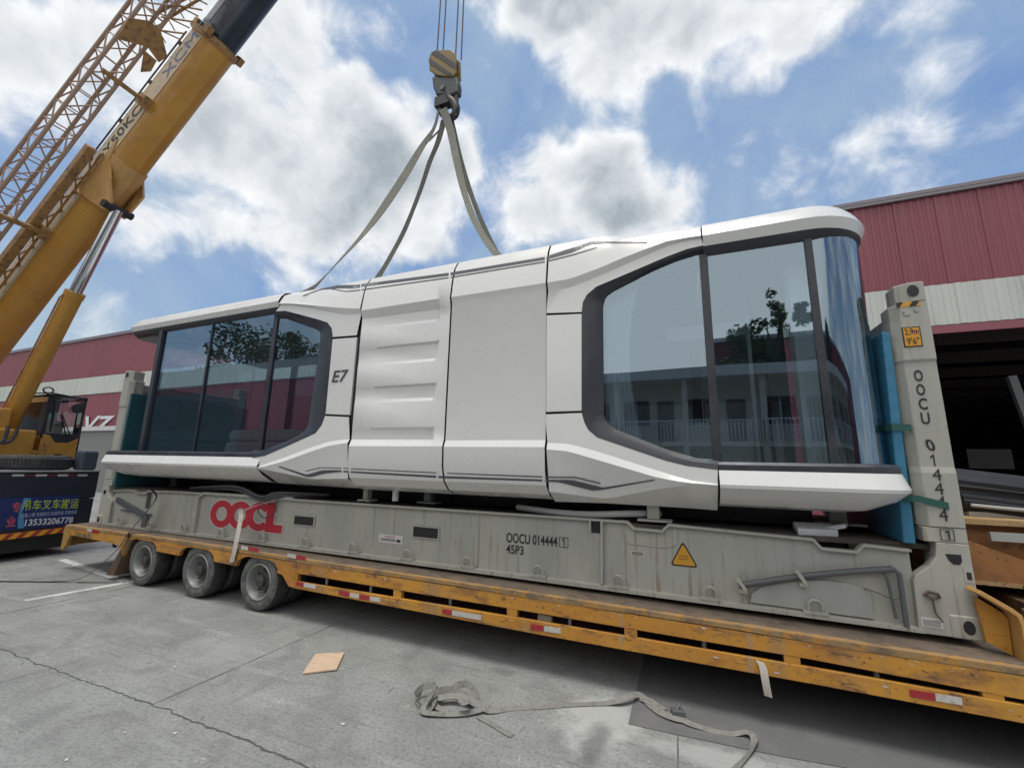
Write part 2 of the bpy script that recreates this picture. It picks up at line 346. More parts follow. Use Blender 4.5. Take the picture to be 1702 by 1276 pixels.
    def mirror_y(s, yc):
        n = len(s.v); s.v += [(x, 2*yc-y, z) for x, y, z in s.v]
        s.f += [tuple(i+n for i in f[::-1]) for f in s.f]; s.m += s.m; return s
    def build(s, name, mats, parent=None, smooth=0, bevel=0, org=None, kind=None, seg=2):
        if not isinstance(mats, (list, tuple)): mats = [mats]
        o0 = V3(org) if org is not None else (ORG.get(parent.name, V3((0,0,0))) if parent else V3((0,0,0)))
        me = bpy.data.meshes.new(name); me.from_pydata([tuple(V3(v)-o0) for v in s.v], [], s.f)
        for m in mats: me.materials.append(m)
        me.polygons.foreach_set('material_index', s.m)
        bm = bmesh.new(); bm.from_mesh(me)
        bmesh.ops.remove_doubles(bm, verts=bm.verts, dist=1e-5)
        bmesh.ops.recalc_face_normals(bm, faces=bm.faces)
        bm.to_mesh(me); bm.free()
        if smooth:
            me.polygons.foreach_set('use_smooth', [True]*len(me.polygons)); me.set_sharp_from_angle(angle=R(smooth))
        me.update()
        o = bpy.data.objects.new(name, me); sc.collection.objects.link(o)
        if parent: o.parent = parent
        else: o.location = o0
        ORG[o.name] = o0
        if bevel:
            b = o.modifiers.new('bevel', 'BEVEL'); b.width = bevel; b.segments = seg; b.limit_method = 'ANGLE'; b.angle_limit = R(35)
        if kind: o['kind'] = kind
        return o
def build_pair(mb, name, mats, parent, yc, **k):
    a = mb.build(name, mats, parent, **k)
    m2 = MB(); m2.v = [(x, 2*yc-y, z) for x, y, z in mb.v]; m2.f = [f[::-1] for f in mb.f]; m2.m = list(mb.m)
    m2.build(name, mats, parent, **k); return a
def tag(o, label, cat, group=None):
    o['label'] = label; o['category'] = cat
    if group: o['group'] = group
    return o
def thing(name, label, cat, loc=(0,0,0), group=None):
    o = bpy.data.objects.new(name, None); sc.collection.objects.link(o); o.location = loc; o.empty_display_size = .2
    ORG[o.name] = V3(loc); return tag(o, label, cat, group)
def dup(o, loc=None, parent=None, **props):
    c = o.copy(); sc.collection.objects.link(c); ORG[c.name] = ORG.get(o.name, V3((0,0,0)))
    if parent: c.parent = parent
    if loc is not None: c.location = loc
    for k, v in props.items(): c[k] = v
    for ch in list(o.children):
        dup(ch, None, c)
    return c
def letters(txt, p, xv, yv, m, parent, name='lettering', thick=.003, weight=0.0, shear=0.0, spacing=1.0):
    """lettering fitted into the parallelogram p, p+xv, p+yv, raised by thick"""
    cu = bpy.data.curves.new('t', 'FONT'); cu.body = txt; cu.size = 1; cu.offset = weight; cu.shear = shear; cu.space_character = spacing
    cu.resolution_u = 4
    to = bpy.data.objects.new('t', cu); sc.collection.objects.link(to)
    dg = bpy.context.evaluated_depsgraph_get(); dg.update()
    me = bpy.data.meshes.new_from_object(to.evaluated_get(dg))
    bpy.data.objects.remove(to); bpy.data.curves.remove(cu)
    p, xv, yv = V3(p), V3(xv), V3(yv); n = xv.cross(yv).normalized()
    xs = [v.co.x for v in me.vertices]; ys = [v.co.y for v in me.vertices]
    if not xs: return None
    x0, x1, y0, y1 = min(xs), max(xs), min(ys), max(ys)
    mb = MB()
    vs = [p + xv*((v.co.x-x0)/(x1-x0)) + yv*((v.co.y-y0)/(y1-y0)) + n*thick for v in me.vertices]
    mb.add(vs, [tuple(q.vertices) for q in me.polygons])
    bpy.data.meshes.remove(me)
    return mb.build(name, m, parent)
def one(p, w_, h, m, parent, name):
    # the numeral 1 with its flag
    p = V3(p); y = p.y; q = [(.62,0),(1,0),(1,1),(.66,1),(0,.80),(0,.66),(.62,.80)]
    mb = MB(); mb.ngon([(p.x+w_*a, y, p.z+h*b) for a, b in q]); return mb.build(name, m, parent)
def smooth_path(pts, k=6):
    pts = [V3(p) for p in pts]; out = []
    for i in range(len(pts)-1):
        p0, p1, p2, p3 = pts[max(i-1, 0)], pts[i], pts[i+1], pts[min(i+2, len(pts)-1)]
        for j in range(k):
            t = j/k
            out.append(.5*((2*p1)+(p2-p0)*t+(2*p0-5*p1+4*p2-p3)*t*t+(3*p1-p0-3*p2+p3)*t**3))
    out.append(pts[-1]); return out
def lerp(a, b, t): return a+(b-a)*t
def interp(pts, x):
    pts = sorted(pts, key=lambda p: p[0])
    if x <= pts[0][0]: return pts[0][1:]
    for a, b in zip(pts, pts[1:]):
        if x <= b[0]:
            t = (x-a[0])/(b[0]-a[0]); return tuple(lerp(p, q, t) for p, q in zip(a[1:], b[1:]))
    return pts[-1][1:]

# ================================================================== THE YARD
def conc_mat():
    m = bpy.data.materials.new('yard_concrete'); m.use_nodes = True; nt = m.node_tree; b = nt.nodes['Principled BSDF']
    geo = N(nt, 'ShaderNodeNewGeometry'); pos = geo.outputs['Position']
    def nz(scale, det=8, st=(1,1,1), loc=(0,0,0), rot=0, rough=.6, dist=0):
        mp = N(nt, 'ShaderNodeMapping'); mp.inputs['Scale'].default_value = st; mp.inputs['Location'].default_value = loc; mp.inputs['Rotation'].default_value = (0,0,rot)
        nt.links.new(pos, mp.inputs[0])
        n = N(nt, 'ShaderNodeTexNoise'); n.inputs['Scale'].default_value = scale; n.inputs['Detail'].default_value = det; n.inputs['Roughness'].default_value = rough; n.inputs['Distortion'].default_value = dist
        nt.links.new(mp.outputs[0], n.inputs['Vector']); return n.outputs[0]
    c = MIX(nt, MR(nt, nz(.7), .35, .68), (.225,.230,.220), (.290,.296,.284))
    c = MIX(nt, MR(nt, nz(2.1, loc=(4,2,0), dist=.6), .46, .66, 0, .55), c, (.160,.163,.157))
    c = MIX(nt, MR(nt, nz(3.2, st=(.25,1.6,1), rot=.5, loc=(1,7,0)), .54, .70, 0, .6), c, (.35,.357,.344))
    c = MIX(nt, MR(nt, nz(2.6, st=(1.8,.22,1), rot=.2, loc=(9,3,0)), .58, .74, 0, .6), c, (.125,.128,.125))
    # scuffs and tyre marks dragged along the yard
    c = MIX(nt, MR(nt, nz(9, 6, st=(.10,2.4,1), rot=-.35, loc=(2,5,0)), .57, .70, 0, .5), c, (.115,.118,.115))
    c = MIX(nt, MR(nt, nz(14, 6, st=(.12,2.0,1), rot=.9, loc=(6,1,0)), .57, .70, 0, .5), c, (.33,.335,.32))
    c = MIX(nt, MR(nt, nz(38, 5), .46, .66, 0, .5), c, (.095,.097,.092))
    c = MIX(nt, MR(nt, nz(110, 3, loc=(3,3,3)), .58, .70, 0, .45), c, (.40,.41,.39))
    c = MIX(nt, MR(nt, nz(170, 2, loc=(1,8,3)), .60, .72, 0, .5), c, (.09,.09,.085))
    c = MIX(nt, MR(nt, nz(11, 6, loc=(7,1,2), dist=1.6), .665, .70, 0, .55), c, (.46,.47,.455))
    c = MIX(nt, MR(nt, nz(7, 7, loc=(2,9,2), dist=1.0), .67, .71, 0, .6), c, (.075,.077,.075))
    # spilt powder and an oil run
    def spot(x, y, ax, ay):
        mp = N(nt, 'ShaderNodeMapping', vector_type='TEXTURE'); mp.inputs['Location'].default_value = (x, y, 0); mp.inputs['Scale'].default_value = (ax, ay, 1)
        nt.links.new(pos, mp.inputs[0]); ln = N(nt, 'ShaderNodeVectorMath', operation='LENGTH'); nt.links.new(mp.outputs[0], ln.inputs[0])
        return M(nt, 'ADD', ln.outputs['Value'], M(nt, 'MULTIPLY', M(nt, 'SUBTRACT', nz(5, 6, loc=(x, y, 0)), .5), 1.6))
    c = MIX(nt, MR(nt, spot(-2.75, -.75, .42, .5), 1.0, .35, 0, .65), c, (.46,.47,.45))
    c = MIX(nt, MR(nt, spot(-2.72, -1.05, .13, .34), 1.0, .3, 0, .6), c, (.085,.088,.086))
    c = MIX(nt, MR(nt, spot(-3.8, -.35, .18, .10), 1.0, .5, 0, .6), c, (.12,.123,.12))
    c = MIX(nt, MR(nt, spot(-1.75, -.88, .95, .20), 1.0, .3, 0, .6), c, (.42,.43,.415))
    c = MIX(nt, MR(nt, spot(-6.6, -1.2, .8, .35), 1.0, .3, 0, .3), c, (.36,.37,.36))
    nt.links.new(c, b.inputs['Base Color'])
    nt.links.new(MR(nt, nz(2.5), .35, .7, .55, .85), b.inputs['Roughness'])
    bn = N(nt, 'ShaderNodeBump'); bn.inputs['Strength'].default_value = .35; bn.inputs['Distance'].default_value = .004
    nt.links.new(M(nt, 'ADD', nz(90, 4), M(nt, 'MULTIPLY', nz(14, 4), .7)), bn.inputs['Height']); nt.links.new(bn.outputs[0], b.inputs['Normal'])
    return m
g = MB(); g.box(-260, 200, -220, 300, -.4, 0); g.build('ground', conc_mat(), kind='structure')
jm = MB()
def wobble(p0, p1, amp, step, w, z=.004, seed=1, taper=False):
    rnd = random.Random(seed); p0, p1 = V3((*p0, z)), V3((*p1, z)); L = (p1-p0).length; n = max(2, int(L/step)); d = (p1-p0).normalized(); s = V3((-d.y, d.x, 0))
    L_, R_ = [], []; off = 0
    for i in range(n+1):
        off = off*.7+rnd.uniform(-amp, amp); ww = w*rnd.uniform(.35, 1.35)
        c = p0+d*(L*i/n)+s*off; L_.append(c-s*ww/2); R_.append(c+s*ww/2)
    for i in range(n): jm.add([L_[i], L_[i+1], R_[i+1], R_[i]], [(0,1,2,3)])
for k in range(-12, 12): wobble((-2.17+4*k, -2.12 if k == -1 else -14), (-2.17+4*k, 11), .004, .12, .008 if k == -1 else .011, seed=k+40)
wobble((-9.6, -2.17), (-5.7, -2.10), .013, .035, .011, seed=3); wobble((-5.7, -2.10), (2, -2.12), .010, .035, .016, seed=4)
wobble((-60, -2.15), (-9.6, -2.16), .01, .2, .014, seed=5)
for y in (2.3, 6.4, -6.3, -10.4): wobble((-60, y), (30, y), .005, .3, .014, seed=int(y*10))
jm.build('ground_joint', JOINT, kind='structure')
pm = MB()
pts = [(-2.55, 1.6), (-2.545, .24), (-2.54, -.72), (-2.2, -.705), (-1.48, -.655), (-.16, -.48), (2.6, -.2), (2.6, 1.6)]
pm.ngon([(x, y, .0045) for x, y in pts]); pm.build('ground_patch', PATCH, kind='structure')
lm = MB()
def line(a, b, w):
    a, b = V3((*a, .0042)), V3((*b, .0042)); s = (b-a).normalized().cross(V3((0,0,1)))*w/2
    lm.add([a-s, b-s, b+s, a+s], [(0,1,2,3)])
line((-10.62, -1.32), (-10.44, .1), .13); line((-10.95, -2.9), (-10.72, -1.75), .13); line((-13.4, .12), (-10.5, -.2), .13)
lm.build('road_marking', LINEW, kind='structure')

# ================================================================== WAREHOUSE
WY = 12.0
def corr(mb, x0, x1, z0, z1, y, per=.21, dep=.022, mi=0):
    x = x0; a = []; j = 0
    while x < x1:
        j = (j+1) % 5; dd = dep*(1.3 if j == 0 else .8)
        for dx, dy in ((0, 0), (.36, 0), (.46, -1), (.90, -1)): a.append((x+dx*per, y+dy*dd-(.006 if j == 1 and dx < .4 else 0)))
        x += per
    mb.loft([[(p, q, z0) for p, q in a], [(p, q, z1) for p, q in a]], False, False, mi)
wz = lambda px, py: at(px, py, WY).z
zr, zt, zb, zo = wz(1540, 324), wz(1540, 476), wz(1600, 538), wz(1650, 548.5)
x_op = at(1550, 700, WY+.3).x       # left edge of the open bay
wh = thing('warehouse', 'long red and white corrugated metal warehouse standing behind the trailer', 'warehouse', (-20, WY, 0))
w = MB(); corr(w, -75, 26, zt, zr, WY); corr(w, -75, -10, 0, zb-.02, WY); corr(w, -10, x_op, 0, zb-.02, WY); corr(w, x_op+14, 26, 0, zb, WY)
w.build('red_cladding', REDP, wh)
w = MB(); corr(w, -75, 26, zb, zt-.01, WY-.05, .3, .03); w.build('white_cladding', WBAND, wh)
w = MB(); w.box(-75, 26, WY-.12, WY+.5, zr, zr+.15); w.box(-75, 26, WY-.12, WY-.04, zr-.10, zr-.003); w.build('roof_trim', ROOFT, wh, bevel=.02)
w = MB(); w.box(x_op, x_op+14, WY-.09, WY-.02, zo, zb-.025); w.build('door_lintel', PINK, wh)
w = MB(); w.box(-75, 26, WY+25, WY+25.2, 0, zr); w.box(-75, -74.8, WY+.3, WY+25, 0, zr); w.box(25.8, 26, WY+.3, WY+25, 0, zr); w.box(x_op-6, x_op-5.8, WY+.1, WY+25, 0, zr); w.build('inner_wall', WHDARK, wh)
w = MB(); w.box(-75, 26, WY+.5, WY+25.2, zr+.05, zr+.25); w.build('roof', ROOFT, wh)
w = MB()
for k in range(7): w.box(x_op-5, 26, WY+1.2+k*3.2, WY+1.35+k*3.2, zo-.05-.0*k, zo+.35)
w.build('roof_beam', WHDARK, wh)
w = MB(); a = at(1680, 625, WY+1.5); b = at(1716, 720, WY+1.5); w.bar(a, a+(b-a)*2.2, .16, .2); w.build('prop', GREYT, wh)
w = MB(); a = at(1606, 746, WY+6); w.box(a.x, a.x+1.3, WY+6, WY+6.05, a.z-.75, a.z); w.build('notice_board', mat('notice_faded', (.045,.042,.042), .8), wh)
# white sign letters low on the wall, mostly hidden
for ch, px0, px1 in (('V', 137, 163), ('7', 156, 186)):
    p = at(px0, 718, WY-.09); q = at(px1, 716, WY-.09); h = at(px0, 692, WY-.09).z-p.z
    letters(ch, p, (q.x-p.x, 0, 0), (0, 0, h), WLET, wh, 'sign_letter', weight=.02, shear=.25)
w = MB(); a = at(136, 737, 9); w.box(-44, at(330, 730, 9).x, 9, 11.2, 0, at(150, 716, 9).z)
lo = w.build('loading_dock', mat('dock_grey', (.20,.205,.20), .8), wh)
w = MB(); w.box(-44.1, at(330, 730, 9).x+.1, 8.9, 11.25, at(150, 716, 9).z, at(150, 716, 9).z+.25); w.build('dock_edge', mat('dock_white', (.55,.55,.54), .7), wh)

# ================================================================== THE CAPSULE HOUSE
YN, YC = -.30, 1.22
XA, XB, XC, XD, XE = -6.06, -4.63, -3.375, -1.75, -7.70
GAP = .011
cab = thing('capsule_house', 'large white and dark grey capsule house with wraparound windows, lowered onto the flat rack', 'modular house', (-6.1, YC, 1.6))
roof_prof = [(YC, 4.72), (.25, 4.70), (-.02, 4.64), (-.15, 4.56), (-.225, 4.44), (-.262, 4.28)]
bot_prof = [(-.285, 1.95), (-.235, 1.79), (-.13, 1.69), (.0, 1.64), (.15, 1.62), (YC, 1.61)]
def ring(x, rows): 
    near = roof_prof + rows + bot_prof
    flush = [(y, z) for y, z in roof_prof + [(-.295, 4.03), (-.268, 3.97), (-.268, 2.25), (-.30, 2.19)] + bot_prof]
    far = [(2*YC-y, z) for y, z in flush[::-1]]
    return [(x, y, z) for y, z in near] + [(x, y, z) for y, z in far[1:-1]]
def panel(xs_rows, name):
    mb = MB(); mb.loft([ring(x, r) for x, r in xs_rows], True, False)
    return mb.build(name, WHITE, cab, smooth=22)
flat_rows = [(-.295, 4.03), (-.268, 3.955), (-.268, 2.26), (-.30, 2.185)]
panel([(XB+GAP, flat_rows), (XC-GAP, flat_rows)], 'side_panel')
zs = [4.035, 3.925, 3.80, 3.755, 3.50, 3.475, 3.285, 3.24, 2.965, 2.94, 2.79, 2.745, 2.425, 2.40, 2.275, 2.19]
kind = 'c r r s s r r s s r r s s r r c'.split()
def lou(dr, ds, c): return [({'c': c, 'r': dr, 's': ds}[k], z) for k, z in zip(kind, zs)]
rf = [(-.268, z) for z in zs]; rf[0] = (-.295, zs[0]); rf[-1] = (-.30, zs[-1])
panel([(XA+GAP, lou(-.258, -.262, -.295)), (XA+.30, lou(-.240, -.256, -.295)), (XB-.215, lou(-.220, -.252, -.297)), (XB-.15, rf), (XB-GAP, rf)], 'louvred_panel')
# dark core behind every seam
mb = MB(); core = [(YC, 4.66), (.25, 4.65), (0, 4.59), (-.13, 4.515), (-.205, 4.40), (-.25, 4.03), (-.175, 3.9), (-.175, 2.3), (-.26, 2.19), (-.22, 1.82), (0, 1.665), (YC, 1.65)]
core = core + [(2*YC-y, z) for y, z in core[::-1]][1:-1]
mb.loft([[(x, y, z) for y, z in core] for x in (XA-.06, XC+.035)], True, True); mb.build('inner_shell', SEAM, cab)

def P(lst, Y): return [at(px, py, Y) for px, py in lst]
def resamp(pts, xs): 
    d = [(p.x, p.y, p.z) for p in pts]; return [V3((x, *interp(d, x))) for x in xs]
def end_module(name, xc, xd, drops, cu_hi, cu_lo, contour_top, contour_bot, h_top, h_bot, cl_hi, cl_lo, kline, bots, zcan):
    """transition panels between a full height module (xc) and a window end (xd)"""
    sg = 1 if xd > xc else -1
    x0, x1 = xc+sg*GAP, xd-sg*GAP*.8
    n = 16; xs = [lerp(x0, x1, i/(n-1)) for i in range(n)]
    dd = [(x, d) for x, d in drops]
    def drop(x): return interp(dd, x)[0]
    mb = MB()
    hi = resamp(P(cu_hi, -.295), xs); lo = resamp(P(cu_lo, -.262), xs)
    dmax = max(d for _, d in drops)
    cano = [(YC, zcan+.25), (.30, zcan+.23), (.0, zcan+.205), (-.13, zcan+.18), (-.21, zcan+.15), (-.255, zcan+.095)]
    rails = []
    for (y, z), (y2, z2) in zip(roof_prof, cano):
        rails.append([V3((x, lerp(y, y2, min(1, drop(x)/dmax)), lerp(z, z2, min(1, drop(x)/dmax)))) for x in xs])
    for i, x in enumerate(xs):
        for k in range(1, 6): rails[k][i].z = max(rails[k][i].z, hi[i].z+.018*(6-k))
    rails += [hi, lo]
    mb.loft(rails, False)
    ct = P(contour_top, -.262)
    mb.ngon(lo + ct[::-1] if abs(ct[-1].x-x1) < abs(ct[0].x-x1) else lo + ct)
    cb = P(contour_bot, -.262)
    bh = resamp(P(cl_hi, -.268), xs); bl = resamp(P(cl_lo, -.30), xs)
    mb.ngon(bh + cb[::-1] if abs(cb[-1].x-x1) < abs(cb[0].x-x1) else bh + cb)
    kl = resamp([at(px, py, y) for px, py, y in kline], xs)
    b1 = resamp([at(px, py, y) for px, py, y in bots], xs)
    b2 = [V3((x, .35, 1.615)) for x in xs]; b3 = [V3((x, YC, 1.61)) for x in xs]
    mb.loft([bh, bl, kl, b1, b2, b3], False)
    mb.ngon([r[-1] for r in rails]+[V3((x1, YC, hi[-1].z-.2)), V3((x1, -.2, hi[-1].z-.2))])
    mb.mirror_y(YC)
    o = mb.build(name, WHITE, cab, smooth=20)
    # the small plain rectangle between the two black joints
    mb = MB(); xi = ct[-1] if abs(ct[-1].x-x1) > abs(ct[0].x-x1) else ct[0]
    a, b = at(*h_top[0], -.262), at(*h_top[1], -.262); c, d = at(*h_bot[0], -.262), at(*h_bot[1], -.262)
    mb.prism([a, b, d, c], (0, .05, 0)); build_pair(mb, 'joint_panel', WHITE, cab, YC, bevel=.004)
    return o
zfR, zcR = at(1288, 390, -.265).z, at(1288, 371, -.30).z
zfL, zcL = at(380, 533-9, -.265).z, at(380, 515, -.30).z
def dropz(px, py): 
    p = at(px, py, -.10); s0 = (4.60-CAM.z)/(-.10-CAM.y); return max(0.0, (s0-(p.z-CAM.z)/(p.y-CAM.y))*4.6)
dr = [(XC, 0.0)]+[(at(px, py, -.1).x, dropz(px, py)) for px, py in ((960, 394.7), (999, 391), (1077, 388), (1163, 375))]
WR_OUT = [(1169.5,407.6),(1141.5,414),(1107,427),(1072,442),(990.6,476.6),(975.5,489.6),(968.5,502.5),(966.8,519.7),(966.8,683.6),(971,701),(977.6,713.8),(992.7,726.7),(1107,765.5),(1141.5,774),(1193,780.6)]
WR_IN = [(1169.5,421),(1158.7,423),(1124,433.5),(1085,450),(1020.7,483),(1010,490),(1005.6,496),(1002,509),(1003.5,688),(1006,697),(1010,703),(1025,713.8),(1110,747),(1158.7,761),(1193,764)]
end_module('transition_panel', XC, XD, dr,
    [(908,470),(947,463.7),(1000,444),(1029,431),(1107,401),(1146,394),(1169,391)],
    [(908,485),(947,478),(1000,457),(1029,444),(1107,410),(1146,398.5),(1169,395)],
    [(908,520.5),(966.8,518.5)]+[(968.5,502.5),(975.5,489.6),(990.6,476.6),(1072,442),(1107,427),(1141.5,414),(1169.5,407.6)],
    [(906,688.5),(966.8,686)]+[(971,701),(977.6,713.8),(992.7,726.7),(1107,765.5),(1141.5,774),(1193,780.6)],
    [(908,524),(966.8,521.5)], [(907,684.5),(966.8,682.5)],
    [(902,735),(947,737.5),(986,748),(1141.5,797),(1193,804)],
    [(902,746),(943,749.5),(977.6,759.5),(1094,793.8),(1141.5,802),(1193,806)],
    [(902,815,-.215),(1008,829,-.10),(1094,812,-.235),(1158,805,-.292),(1193,807,-.298)],
    [(902,832.5,.02),(1008,836,.0),(1094,841,.06),(1158,845,.10),(1193,848,.10)], zcR)
dl = [(XA, 0.0)]+[(at(px, py, -.1).x, dropz(px, py)) for px, py in ((560, 468), (520, 483), (490, 494), (462, 503))]
WL_OUT = [(458.5,517.3),(474.5,516.5),(500,523),(527.8,530.6),(543.8,535.6),(551,545),(552.8,557),(540.3,690.5),(534.4,706.5),(523.8,719.8),(480,740),(439.8,757.5),(420,760.5)]
WL_IN = [(458.5,529),(474.5,529.3),(497,537),(522,546),(530,550),(533,555),(532.5,562),(513,702),(509,712),(498.5,722.5),(470,736),(439.8,747.0),(420,748.2)]
end_module('transition_panel', XA, XE, dl,
    [(595,513),(573,512),(545,510),(510,506.5),(477,504),(459,505)],
    [(595,522),(573,523),(545,518),(510,511),(477,506.5),(459,508)],
    [(593,557),(552.8,560)]+[(551,545),(543.8,535.6),(527.8,530.6),(500,523),(474.5,516.5),(458.5,517.3)],
    [(580,693),(540.3,691)]+[(534.4,706.5),(523.8,719.8),(480,740),(439.8,757.5),(420,760.5)],
    [(593,560.5),(552.6,563.5)], [(581,689.5),(540.8,688)],
    [(572,730),(545,734),(520,742),(470,761),(431.8,774),(418,775)],
    [(572,736),(545,741),(520,749),(470,767),(431.8,777),(418,776.5)],
    [(570,795,-.235),(520,796,-.22),(470,786,-.26),(440,780,-.285),(418,777.5,-.298)],
    [(568,809,.02),(520,805,.03),(470,803,.08),(441,802.5,.1),(418,801.5,.1)], zcL)

def plan(x0, xe, ins, rad, k=9):
    """U-shaped outline from the near side round the end to the far side"""
    sg = 1 if xe > x0 else -1; e = xe-sg*ins; yn, yf = YN+ins, 2*YC-YN-ins; r = max(rad-ins, .03)
    pts = [V3((x0, yn, 0))]
    for i in range(1, 6): pts.append(V3((lerp(x0, e-sg*r, i/6), yn, 0)))
    for i in range(k+1):
        t = math.pi/2*i/k; pts.append(V3((e-sg*r+sg*r*math.sin(t), yn+r-r*math.cos(t), 0)))
    for i in range(k+1):
        t = math.pi/2*i/k; pts.append(V3((e-sg*r+sg*r*math.cos(t), yf-r+r*math.sin(t), 0)))
    for i in range(1, 6): pts.append(V3((lerp(e-sg*r, x0, i/6), yf, 0)))
    pts.append(V3((x0, yf, 0)))
    return pts
def rings(x0, xe, rad, spec):
    out = []
    for ins, z, *ex in spec:
        r = plan(x0, xe, ins, rad)
        sg = 1 if xe > x0 else -1
        if ex:                                         # extra setback of the end only
            for p in r:
                t = max(0, (abs(p.x-x0)/abs(xe-x0)-.55)/.45)**2; p.x -= sg*ex[0]*t
        out.append([V3((p.x, p.y, z)) for p in r])
    return out
def canopy(x0, xe, rad, zf, zc, zc2):
    mb = MB(); rg = rings(x0, xe, rad, [(.035, zf), (0, zc), (.045, zc+.095), (.10, zc+.165), (.20, zc+.21), (.40, zc+.235), (.8, zc+.25)])
    mb.loft(rg, False); mb.ngon(rg[-1])
    mb.build('canopy', WHITE, cab, smooth=16)
    mb = MB(); rg = rings(x0, xe, rad, [(.036, zf-.002), (.05, zf-.035), (.115, zf-.085), (.14, zf-.10)]); mb.loft(rg, False)
    rg2 = rings(x0, xe, rad, [(.10, zc)]); mb.loft([[V3((p.x, p.y, zf-.002)) for p in rg[0]], rg2[0]], False)
    mb.build('window_head', DARKF, cab, smooth=30)
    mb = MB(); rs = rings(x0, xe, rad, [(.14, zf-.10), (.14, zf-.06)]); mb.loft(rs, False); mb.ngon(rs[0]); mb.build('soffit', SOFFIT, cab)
XR, XL = -.285, -11.86
canopy(XD+GAP*.8, XR, .60, zfR, zcR, 0); canopy(XE-GAP*.8, XL, .30, zfL, zcL, 0)
def tray(x0, xe, rad, zt_, zk, zb_):
    mb = MB(); rg = rings(x0, xe, rad, [(.30, zt_-.001), (.045, zt_), (0, zk), (.006, zk-.028), (.10, lerp(zk, zb_, .48)), (.26, lerp(zk, zb_, .86), .12), (.42, zb_, .30), (1.2, zb_-.01, .2)])
    mb.loft(rg[1:], False); mb.ngon(rg[-1]); mb.build('base_tray', WHITE, cab, smooth=15)
    mb = MB(); rr = rings(x0, xe, rad, [(.047, zt_+.002), (.05, zt_+.05), (.075, zt_+.075), (.20, zt_+.08)]); mb.loft(rr, False); mb.build('window_sill', DARKF, cab, smooth=30)
    mb = MB(); mb.ngon(rings(x0, xe, rad, [(.19, zt_+.02)])[0]); mb.build('floor', WOODF, cab)
ztR, zkR, zbR = at(1300, 783.5, -.255).z, at(1300, 808.3, -.30).z, at(1300, 846, .1).z
ztL, zkL, zbL = at(300, 757.5, -.255).z, at(300, 770.5, -.30).z, at(330, 796, .1).z
tray(XD+GAP*.8, XR-.015, .36, ztR, zkR, zbR); tray(XE-GAP*.8, XL, .14, ztL, zkL, zbL)
def frame(outp, inp):
    o_, i_ = P(outp, -.264), P(inp, -.20)
    mid = [a.lerp(b, .55)+V3((0, -.022, 0)) for a, b in zip(o_, i_)]
    back = [p+V3((0, .10, 0)) for p in i_]; ob = [p+V3((0, .06, 0)) for p in o_]
    mb = MB(); mb.loft([ob, o_, mid, i_, back], False); build_pair(mb, 'window_frame', DARKF, cab, YC, smooth=32)
frame(WR_OUT, WR_IN); frame(WL_OUT, WL_IN)
# black backing so the joints beside the windows read dark
mb = MB()
mb.box(-3.36, -2.93, -.235, -.215, 2.28, 3.9); build_pair(mb, 'joint_backing', SEAM, cab, YC)
mb = MB(); mb.box(-6.50, -6.07, -.235, -.215, 2.28, 3.9); build_pair(mb, 'joint_backing', SEAM, cab, YC)
# glass
def glass_run(path, z0, z1, name='glass_pane'):
    mb = MB(); mb.loft([[V3((p.x, p.y, z0)) for p in path], [V3((p.x, p.y, z1)) for p in path]], False); return mb.build(name, GLASS, cab, smooth=60)
gp = plan(-2.95, XR+.035, .11, .56, 12)
yG = YN+.11
xm1, xm2 = at(1181, 600, yG).x, at(1366, 600, yG).x
gz0, gz1 = ztR+.04, zfR-.05
glass_run([V3((-2.95, yG, 0)), V3((xm1-.02, yG, 0))], gz0, gz1)
glass_run([V3((xm1+.02, yG, 0)), V3((xm2-.02, yG, 0))], gz0, gz1)
cur = [p for p in gp if p.x > xm2+.02 and p.y < YC]; cur = [V3((xm2+.02, yG, 0))] + cur + [V3((cur[-1].x, YC, 0))]
cur2 = [V3((p.x, 2*YC-p.y, 0)) for p in cur][::-1]
glass_run(cur, gz0, gz1); glass_run(cur2, gz0, gz1)
glass_run([V3((-2.95, 2*YC-yG, 0)), V3((xm2, 2*YC-yG, 0))], gz0, gz1)
lz0, lz1 = ztL+.04, zfL-.05
xe_ = at(254, 650, yG).x
xl1, xl2 = at(338, 650, yG).x, at(446, 640, yG).x
glass_run([V3((xe_+.05, yG, 0)), V3((xl1-.015, yG, 0))], lz0, lz1); glass_run([V3((xl1+.015, yG, 0)), V3((xl2-.02, yG, 0))], lz0, lz1); glass_run([V3((xl2+.02, yG, 0)), V3((-6.35, yG, 0))], lz0, lz1)
glass_run([V3((xe_+.05, 2*YC-yG, 0)), V3((-6.35, 2*YC-yG, 0))], lz0, lz1)
glass_run([V3((xe_, yG+.05, 0)), V3((xe_, 2*YC-yG-.05, 0))], lz0, lz1)
def mull(x, wd, z0, z1, y=yG, d=.06):
    for yy in (y, 2*YC-y):
        mb = MB(); mb.box(x-wd/2, x+wd/2, yy-d*.35, yy+d*.65, z0, z1); mb.build('mullion', DARKF, cab, bevel=.004)
mull(xm1, .075, gz0-.01, gz1); mull(xm2, .06, gz0-.01, gz1); mull(xl1, .03, lz0-.01, lz1); mull(xl2, .085, lz0-.01, lz1); mull(xe_, .10, lz0-.02, lz1+.02, yG, .12)
mb = MB(); mb.box(cur[-1].x-.03, cur[-1].x+.02, YC-.03, YC+.03, gz0, gz1); mb.build('mullion', DARKF, cab)
# downlight ring under the left canopy
mb = MB(); mb.lathe([(.20, 0), (.20, -.02), (.24, -.02), (.24, 0)], (-11.3, .45, zfL-.105), (0,0,1), 24); mb.build('soffit_lamp', BLACK, cab)
